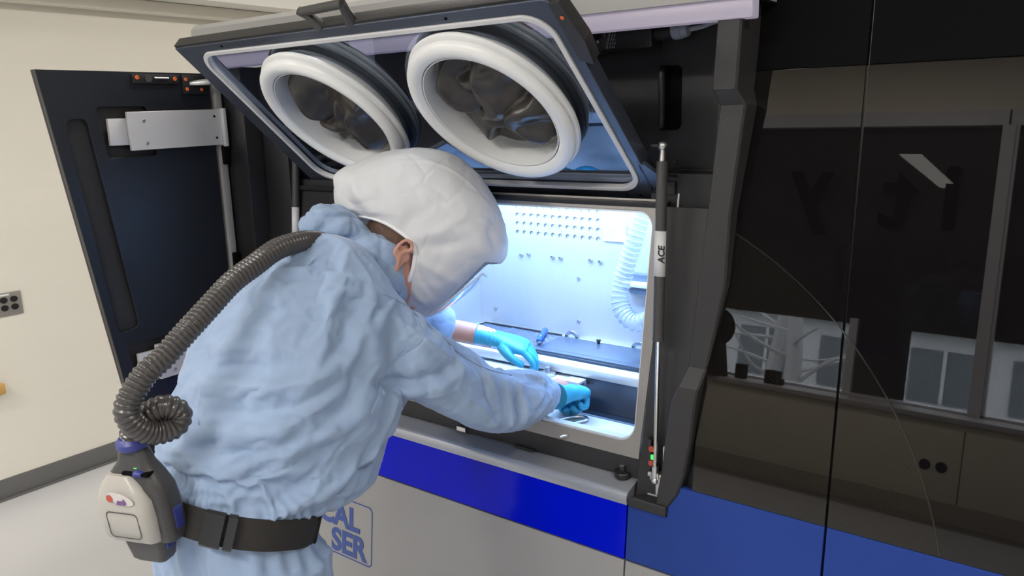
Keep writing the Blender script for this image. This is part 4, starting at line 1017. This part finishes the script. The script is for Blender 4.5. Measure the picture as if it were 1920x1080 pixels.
# --- gloves: palm, five separate bent fingers, rolled cuff
def hand(name, W, K, side, curl, spread, wrist_r, voxel=.0026, sc=1.0):
    """W wrist, K knuckle centre, side = direction towards the thumb; curl list of bend angles"""
    bm = bmesh.new(); ax = (K - W).normalized(); L = (K - W).length
    sd_ = (side - ax * side.dot(ax)).normalized(); nn = ax.cross(sd_).normalized()
    if nn.z < 0: nn = -nn                 # back of the hand faces up
    # forearm cuff and palm
    rings = []
    for t, wx, wz, dz_ in ((-.62, .031, .027, 0), (-.40, .029, .025, 0), (-.10, .027, .022, 0), (.10, .030, .021, 0), (.35, .037, .020, 0), (.65, .042, .019, -.002), (.92, .042, .017, -.003), (1.06, .036, .012, -.004)):
        cc = W + ax * (L * t) + nn * dz_
        rings.append([cc + sd_ * (sc * wx * math.copysign(abs(math.cos(a)) ** .85, math.cos(a))) + nn * (sc * wz * math.copysign(abs(math.sin(a)) ** .85, math.sin(a))) for a in np.linspace(0, 2 * PI, 29)[:-1]])
    loft_into(bm, rings)
    lens = [(.040, .024, .019), (.045, .028, .021), (.042, .026, .020), (.034, .020, .017)]
    for i in range(4):
        off = (.030 - .0195 * i) * sc; p = W + ax * (L * (.96 - .03 * abs(i - 1.2))) + sd_ * off - nn * .004
        d0 = (ax + sd_ * (spread * (1.5 - i) * .12)).normalized(); bend = 0.0; pts = [p - d0 * .02, p]
        for sgi, (ll, cb_) in enumerate(zip(lens[i], curl)):
            bend += cb_ * (1 + .05 * i); dd2 = (d0 * math.cos(bend) - nn * math.sin(bend)).normalized(); pts.append(pts[-1] + dd2 * ll)
        pp = catmull([tuple(q) for q in pts], 4); r0 = .0098 * sc - .0006 * abs(i - 1) - (.0008 if i == 3 else 0)
        tube_into(bm, pp, list(np.interp(np.linspace(0, 1, len(pp)), [0, .3, .55, .8, .97, 1], [r0, r0 * 1.05, r0, r0 * .9, r0 * .8, r0 * .4])), 14)
    # thumb from the side of the palm
    t0 = W + ax * (L * .28) + sd_ * .026 * sc - nn * .006
    tp = [t0, t0 + ax * .022 + sd_ * .020 - nn * .010, t0 + ax * .050 + sd_ * .022 - nn * .024, t0 + ax * .072 + sd_ * .012 - nn * .036]
    pp = catmull([tuple(q) for q in tp], 5); tube_into(bm, pp, list(np.interp(np.linspace(0, 1, len(pp)), [0, .3, .7, .95, 1], [.017, .0135, .0105, .0095, .005])), 14)
    me = remeshed(bm, voxel, 2); co = arr(me); no = nrm(me)
    tt = (co - np.array(W)) @ np.array(ax)
    wr = np.sin(tt * 520 + 3 * nz(co, (30, 30, 30))) * .0009 * np.exp(-((tt + .005) / .03) ** 2)
    wr += .0010 * nz(co, (45, 45, 45), 2)
    setarr(me, co + no * wr[:, None])
    g = finish(name, me, 'glove', body, True, 180)
    # rolled cuff bead
    cen = W - ax * (L * .62); bmr = bmesh.new()
    lathe_into(bmr, [(wrist_r, -.0012), (wrist_r + .0015, 0), (wrist_r, .0012), (wrist_r - .003, 0), (wrist_r, -.0012)], cen, ax, 36)
    obj('glove_cuff', bmr, 'glove', g)
    return g
hand('glove', Vector((-.352, .132, 1.008)), Vector((-.356, .200, .997)), Vector((-1, .1, -.1)), (1.3, 1.35, .9), .8, .0340, sc=1.14)
hand('glove', Vector((-.628, .198, 1.102)), Vector((-.548, .240, 1.080)), Vector((.4, -.9, -.15)), (.55, .75, .5), 1.0, .0300)
# the little clamp key between his fingers rests on the recoater plate

# --- powered air respirator: hood, hose, blower, belt
PR = empty('air_respirator', (-.57, -.93, 1.0)); tag(PR, 'powered air respirator worn by the operator: white hood, ribbed hose, belt blower', 'respirator')
def pc(o): o.parent = PR; o.matrix_parent_inverse = Matrix.Translation(-PR.location); return o
hood_out = [(-.220, .102), (-.205, .140), (-.125, .178), (-.045, .197), (.006, .198), (.071, .184), (.125, .146), (.171, .080), (.198, .020), (.207, -.033), (.196, -.078), (.146, -.116), (.110, -.146), (.030, -.210), (-.030, -.224), (-.078, -.190), (-.115, -.090), (-.165, .010), (-.212, .050)]
cut = [(-.232, .055), (-.172, .026), (-.125, .020), (-.075, .004), (-.036, -.020), (-.010, -.042), (-.004, -.071), (-.012, -.112), (-.034, -.146), (-.056, -.162), (-.085, -.20), (-.16, -.16), (-.24, .0)]
def inpoly(x, y, P):
    c = False; j = len(P) - 1
    for i in range(len(P)):
        if ((P[i][1] > y) != (P[j][1] > y)) and (x < (P[j][0] - P[i][0]) * (y - P[i][1]) / (P[j][1] - P[i][1]) + P[i][0]): c = not c
        j = i
    return c
cutf = [tuple(p[:2]) for p in catmull([(a, b, 0) for a, b in cut], 8, True)]
bm = inflate(hood_out, .155, c=(.02, .01), pw=.66, nphi=150, per=16)
HF = [  # seams and creases of the hood fabric, in the same plane (metres)
 ([(-.19, .10), (-.12, .125), (-.03, .150), (.05, .140), (.12, .10), (.16, .05)], .004, .0022), ([(-.175, .095), (-.165, .05), (-.13, .028)], .012, -.007), ([(-.15, .11), (-.14, .07), (-.11, .04)], .012, .006),
 ([(-.05, -.02), (.0, .02), (.05, .05)], .016, -.004), ([(-.03, -.04), (.04, -.02), (.10, .015)], .014, .005), ([(.0, -.05), (.06, -.05), (.12, -.03)], .014, -.005), ([(.0, -.08), (.05, -.11), (.10, -.14)], .012, .006),
 ([(.195, .03), (.17, -.01), (.185, -.06)], .010, -.006), ([(-.01, .12), (.02, .08), (.02, .03)], .02, .004), ([(.0, -.10), (.02, -.14), (.04, -.17)], .008, -.005), ([(-.02, -.14), (.0, -.17), (.02, -.19)], .007, .004)]
bm.normal_update(); P2 = np.array([((v.co - HC).dot(e1), (v.co - HC).dot(e2)) for v in bm.verts]); N2 = [v.normal.copy() for v in bm.verts]
dsp = np.zeros(len(P2))
for poly, wd, am in HF:
    pl_ = [tuple(p[:2]) for p in catmull([(a, b, 0) for a, b in poly], 6)]; d, t, s = polydist(P2, pl_); dsp += am * np.exp(-(d / wd) ** 2) * np.sin(np.clip(t, .03, .97) * PI) ** .5
for i_, v in enumerate(bm.verts):
    q = v.co * 9; v.co += N2[i_] * (dsp[i_] + .004 * noise.noise(q) + .0013 * (1 - abs(noise.noise(v.co * 19 + Vector((3, 3, 3)))) * 3) - .0022 * math.exp(-(lambda d: d[1] - d[0])(noise.voronoi(v.co * 11 + Vector((noise.noise(v.co * 8), 0, noise.noise(v.co * 8 + Vector((5, 5, 5))))) * .8)[0]) * 7))
dele = []
for f in bm.faces:
    c = f.calc_center_median() - HC
    if c.dot(e3) < .075 and inpoly(c.dot(e1), c.dot(e2), cutf): dele.append(f)
bmesh.ops.delete(bm, geom=dele, context='FACES')
# the visor opening at the lower front
ll = [f for f in bm.faces if (lambda c: ((c.dot(e1) - .03) * .70 + (c.dot(e2) + .207) * -.72) > -.001 and c.dot(e2) < -.085 and c.dot(e1) > .02)(f.calc_center_median() - HC)]
bmesh.ops.delete(bm, geom=ll, context='FACES')
for _ in range(2): bmesh.ops.smooth_vert(bm, verts=[v for v in bm.verts if v.is_boundary], factor=.5, use_axis_x=True, use_axis_y=True, use_axis_z=True)
hood = pc(obj('hood', bm, 'hoodt', angle=180)); md = hood.modifiers.new('s', 'SOLIDIFY'); md.thickness = .0012
# soft hem round the face seal
def near(a, b, off=0.0):      # point on the near side of the hood shell above (a, b)
    best = None
    return a, b
dep = lambda a, b: -.150 * math.sqrt(max(0, 1 - min(1, max(abs((a - .02) / .225), abs((b - .02) / .22)) ** 2.6)))
hem = []
hv = [v.co.copy() for v in hood.data.vertices]; hl = np.array([((p - HC).dot(e1), (p - HC).dot(e2), (p - HC).dot(e3)) for p in hv])
for p in catmull([(a, b, 0) for a, b in cut[1:10]], 6):
    sel = np.argsort((hl[:, 0] - p[0]) ** 2 + (hl[:, 1] - p[1]) ** 2 + np.where(hl[:, 2] > 0, 9, 0))[:6]
    z = hl[sel, 2].mean(); hem.append(HC + e1 * p[0] + e2 * p[1] + e3 * (z + .001))
for _ in range(3): hem = [hem[0]] + [(hem[i - 1] + hem[i] * 2 + hem[i + 1]) / 4 for i in range(1, len(hem) - 1)] + [hem[-1]]
nh = len(hem); o = tube('hood_hem', hem, [.0025 + .0045 * (i / nh) for i in range(nh)], 'hood', None, 10); o.parent = hood; o.matrix_parent_inverse = Matrix.Identity(4)
# visor: a curved clear sheet bulging towards the chamber
v0 = HC + e1 * .150 + e2 * -.112; v1 = HC + e1 * .030 + e2 * -.207
bm = bmesh.new(); rings = []
for j in range(17):
    s = -1 + 2 * j / 16; out = (e1 * .62 - e2 * .78) * .010 * (1 - s * s)
    rings.append([v0.lerp(v1, t) + out * (.6 + .4 * math.sin(t * PI)) + e3 * (s * .125) for t in np.linspace(0, 1, 12)])
loft_into(bm, rings, cap=False, closed=False); vz = obj('visor', bm, 'visor', None, angle=180); md = vz.modifiers.new('s', 'SOLIDIFY'); md.thickness = .001
vz.parent = hood; vz.matrix_parent_inverse = Matrix.Identity(4)
for t, nm in ((0, 'visor_edge'), (1, 'visor_edge')):
    o = tube(nm, [rings[j][0 if t == 0 else -1] for j in range(17)], .0028, 'duct', None, 8); o.parent = hood; o.matrix_parent_inverse = Matrix.Identity(4)
for j in (0,):
    o = tube('visor_edge', rings[j], .0030, 'duct', None, 8); o.parent = hood; o.matrix_parent_inverse = Matrix.Identity(4)

# ribbed breathing hose
hp = [(-.59, -.44, 1.478), (-.562, -.508, 1.490), (-.545, -.585, 1.487), (-.535, -.65, 1.465), (-.53, -.704, 1.443), (-.525, -.756, 1.41), (-.52, -.809, 1.376), (-.52, -.858, 1.34), (-.525, -.892, 1.317), (-.530, -.925, 1.272), (-.530, -.916, 1.236), (-.528, -.885, 1.212), (-.520, -.852, 1.214), (-.517, -.842, 1.236), (-.525, -.860, 1.252), (-.540, -.880, 1.246), (-.558, -.898, 1.225), (-.570, -.906, 1.200)]
hpp = catmull(hp, 34)
dd = [0.0]
for a, b in zip(hpp[:-1], hpp[1:]): dd.append(dd[-1] + float(np.linalg.norm(b - a)))
res = np.arange(0, dd[-1], .0013); hpp = np.array(hpp)
path = np.stack([np.interp(res, dd, hpp[:, k]) for k in range(3)], 1)
rad = [.0190 + .0028 * (max(0, .5 + .5 * math.sin(s / .0092 * 2 * PI)) ** .7) for s in res]
pc(tube('breathing_hose', [tuple(p) for p in path], rad, 'hose', None, 22))

# blower on the back of the belt
bx = Vector((.93, .36, 0)).normalized(); by = Vector((.36, -.93, 0)).normalized(); bz = Vector((0, -.10, 1)).normalized()     # by: away from the back
BO = Vector((-.572, -.876, 1.066)); BM = Matrix((bx, by, bz)).transposed().to_4x4() @ Matrix.Diagonal((.72, .74, .80, 1)); BM.translation = BO
def bring(z, x0, x1, y0, y1, r=.02, n=8): return [BM @ Vector((a, b, z)) for a, b in rrect(x0, y0, x1, y1, r, n)]
bm = bmesh.new()
loft_into(bm, [bring(-.068, -.085, .078, -.01, .060, .02), bring(-.050, -.092, .084, -.01, .066, .022), bring(.03, -.092, .084, -.01, .066, .025), bring(.062, -.090, .080, -.01, .064, .028), bring(.090, -.075, .060, -.01, .055, .026), bring(.115, -.052, .040, -.005, .046, .022), bring(.140, -.045, .034, -.002, .042, .021), bring(.150, -.040, .030, .002, .038, .018)])
bh = pc(obj('blower_housing', bm, 'darkpl', angle=40))
def bch(o): o.parent = bh; o.matrix_parent_inverse = Matrix.Translation(-PR.location) @ Matrix.Identity(4); o.matrix_parent_inverse = Matrix.Identity(4); return o
bm = bmesh.new()
loft_into(bm, [bring(-.062, -.080, .050, .040, .082, .02), bring(-.048, -.094, .056, .036, .092, .024), bring(.0, -.098, .058, .034, .096, .026), bring(.040, -.094, .054, .034, .092, .026), bring(.070, -.084, .030, .034, .080, .022), bring(.092, -.066, .0, .034, .066, .015)])
bch(obj('blower_cover', bm, 'cover', angle=40))
bch(plate('cover_recess', [rrect(-.060, -.045, .030, .018, .012), rrect(-.058, -.043, .028, .016, .010)], BM @ Matrix(((1, 0, 0, 0), (0, 0, 1, .0963), (0, 1, 0, 0), (0, 0, 0, 1))), .001, 'darkpl'))
M['sticker'] = mat('cover_sticker', (.60, .55, .55), .3)
st = bch(plate('cover_sticker', [circ(-.018, .048, .036, .013, 30)], BM @ Matrix(((1, 0, 0, 0), (0, 0, 1, .0945), (0, 1, 0, 0), (0, 0, 0, 1))) @ Matrix.Rotation(-.2, 4, 'Z'), .0012, 'sticker'))
M['purple'] = mat('purple_print', (.16, .07, .25), .4)
o = text('sticker_lettering', 'nrb', .018, BM @ Matrix(((1, 0, 0, -.020), (0, 0, 1, .0957), (0, 1, 0, .038), (0, 0, 0, 1))), 'purple', None, .001, .0003, .3); o.parent = st
o = plate('sticker_spot', [circ(-.038, .050, .009, .009, 20)], BM @ Matrix(((1, 0, 0, 0), (0, 0, 1, .0956), (0, 1, 0, 0), (0, 0, 0, 1))), .0006, 'red'); o.parent = st
bm = bmesh.new(); loft_into(bm, [bring(-.128, -.050, .030, .004, .052, .014), bring(-.120, -.060, .036, .0, .058, .016), bring(-.066, -.074, .050, -.002, .062, .018)])
bat = pc(obj('battery', bm, 'darkpl', angle=40))
def bbox(n, lo, hi, mt, par, bev=.002):
    bm = bmesh.new(); box_into(bm, lo, hi, bev, BM); o = obj(n, bm, mt); o.parent = par; return o
bbox('release_button', (.0795, .012, -.040), (.0865, .040, .012), 'bluebtn', bh); bbox('battery_button', (.034, .018, -.092), (.050, .046, -.078), 'bluebtn', bat)
bbox('control_window', (-.022, .030, .092), (.052, .060, .1005), 'mattblack', bh, .003)
bm = bmesh.new(); vs = sph_into(bm, (0, 0, 0), .017, (1, .7, .5), 20); bmesh.ops.transform(bm, matrix=BM @ Matrix.Translation((.022, .052, .096)), verts=vs); o = obj('power_button', bm, 'bluebtn'); o.parent = bh
o = bbox('status_light', (.008, .046, .1065), (.016, .050, .1085), 'green', bh, .0005)
o = lathe('hose_coupling', [(.0001, .0), (.026, .0), (.028, .004), (.028, .012), (.025, .016), (.021, .020), (.0001, .020)], BM @ Vector((-.005, .020, .148)), bz, 'bluebtn', None, 36); pc(o)
# belt, buckle, keeper
def bring2(dz, g): 
    t = Vector((0, .37, .93)).normalized(); return [p + t * dz for p in ring(-.728, .985, .37, .93, .176 + g, .130 + g, .140 + g, n=72)]
bm = bmesh.new(); loft_into(bm, [bring2(-.028, .006), bring2(-.028, .012), bring2(.0, .0135), bring2(.028, .012), bring2(.028, .006)], cap=False)
belt = pc(obj('belt', bm, 'webbing', angle=60))
def buckle(name, a0, a1, g, hh, mt):
    t = Vector((0, .37, .93)).normalized(); d = Vector((0, t.z, -t.y)); rings = []
    for a in np.linspace(a0, a1, 8):
        c, s = math.cos(a), math.sin(a); c2 = math.copysign(abs(c) ** .88, c); s2 = math.copysign(abs(s) ** .88, s)
        out = (Vector((1, 0, 0)) * c * 1.1 + d * s).normalized()
        p = Vector((X0 + (.176 + .012) * c2, -.728, .985)) + d * (((.140 if s > 0 else .130) + .012) * s2)
        rings.append([p + t * hh, p + t * hh + out * g * .6, p + t * (hh - .004) + out * g, p - t * (hh - .004) + out * g, p - t * hh + out * g * .6, p - t * hh])
    bm = bmesh.new(); loft_into(bm, rings); o = obj(name, bm, mt); o.parent = belt; return o
buckle('buckle', -1.02, -.80, .012, .032, 'blackpl'); buckle('buckle_bar', -.76, -.66, .014, .032, 'blackpl'); buckle('belt_keeper', .62, .76, .006, .030, 'blackpl')
# shoes
for sx in (-1, 1):
    bm = bmesh.new(); x = X0 + sx * .12
    vs = sph_into(bm, (x, -.62, .055), .055, (.85, 2.5, .95), 24)
    for v in bm.verts: v.co.z = max(v.co.z, .003)
    obj('shoe', bm, 'blackpl', body)
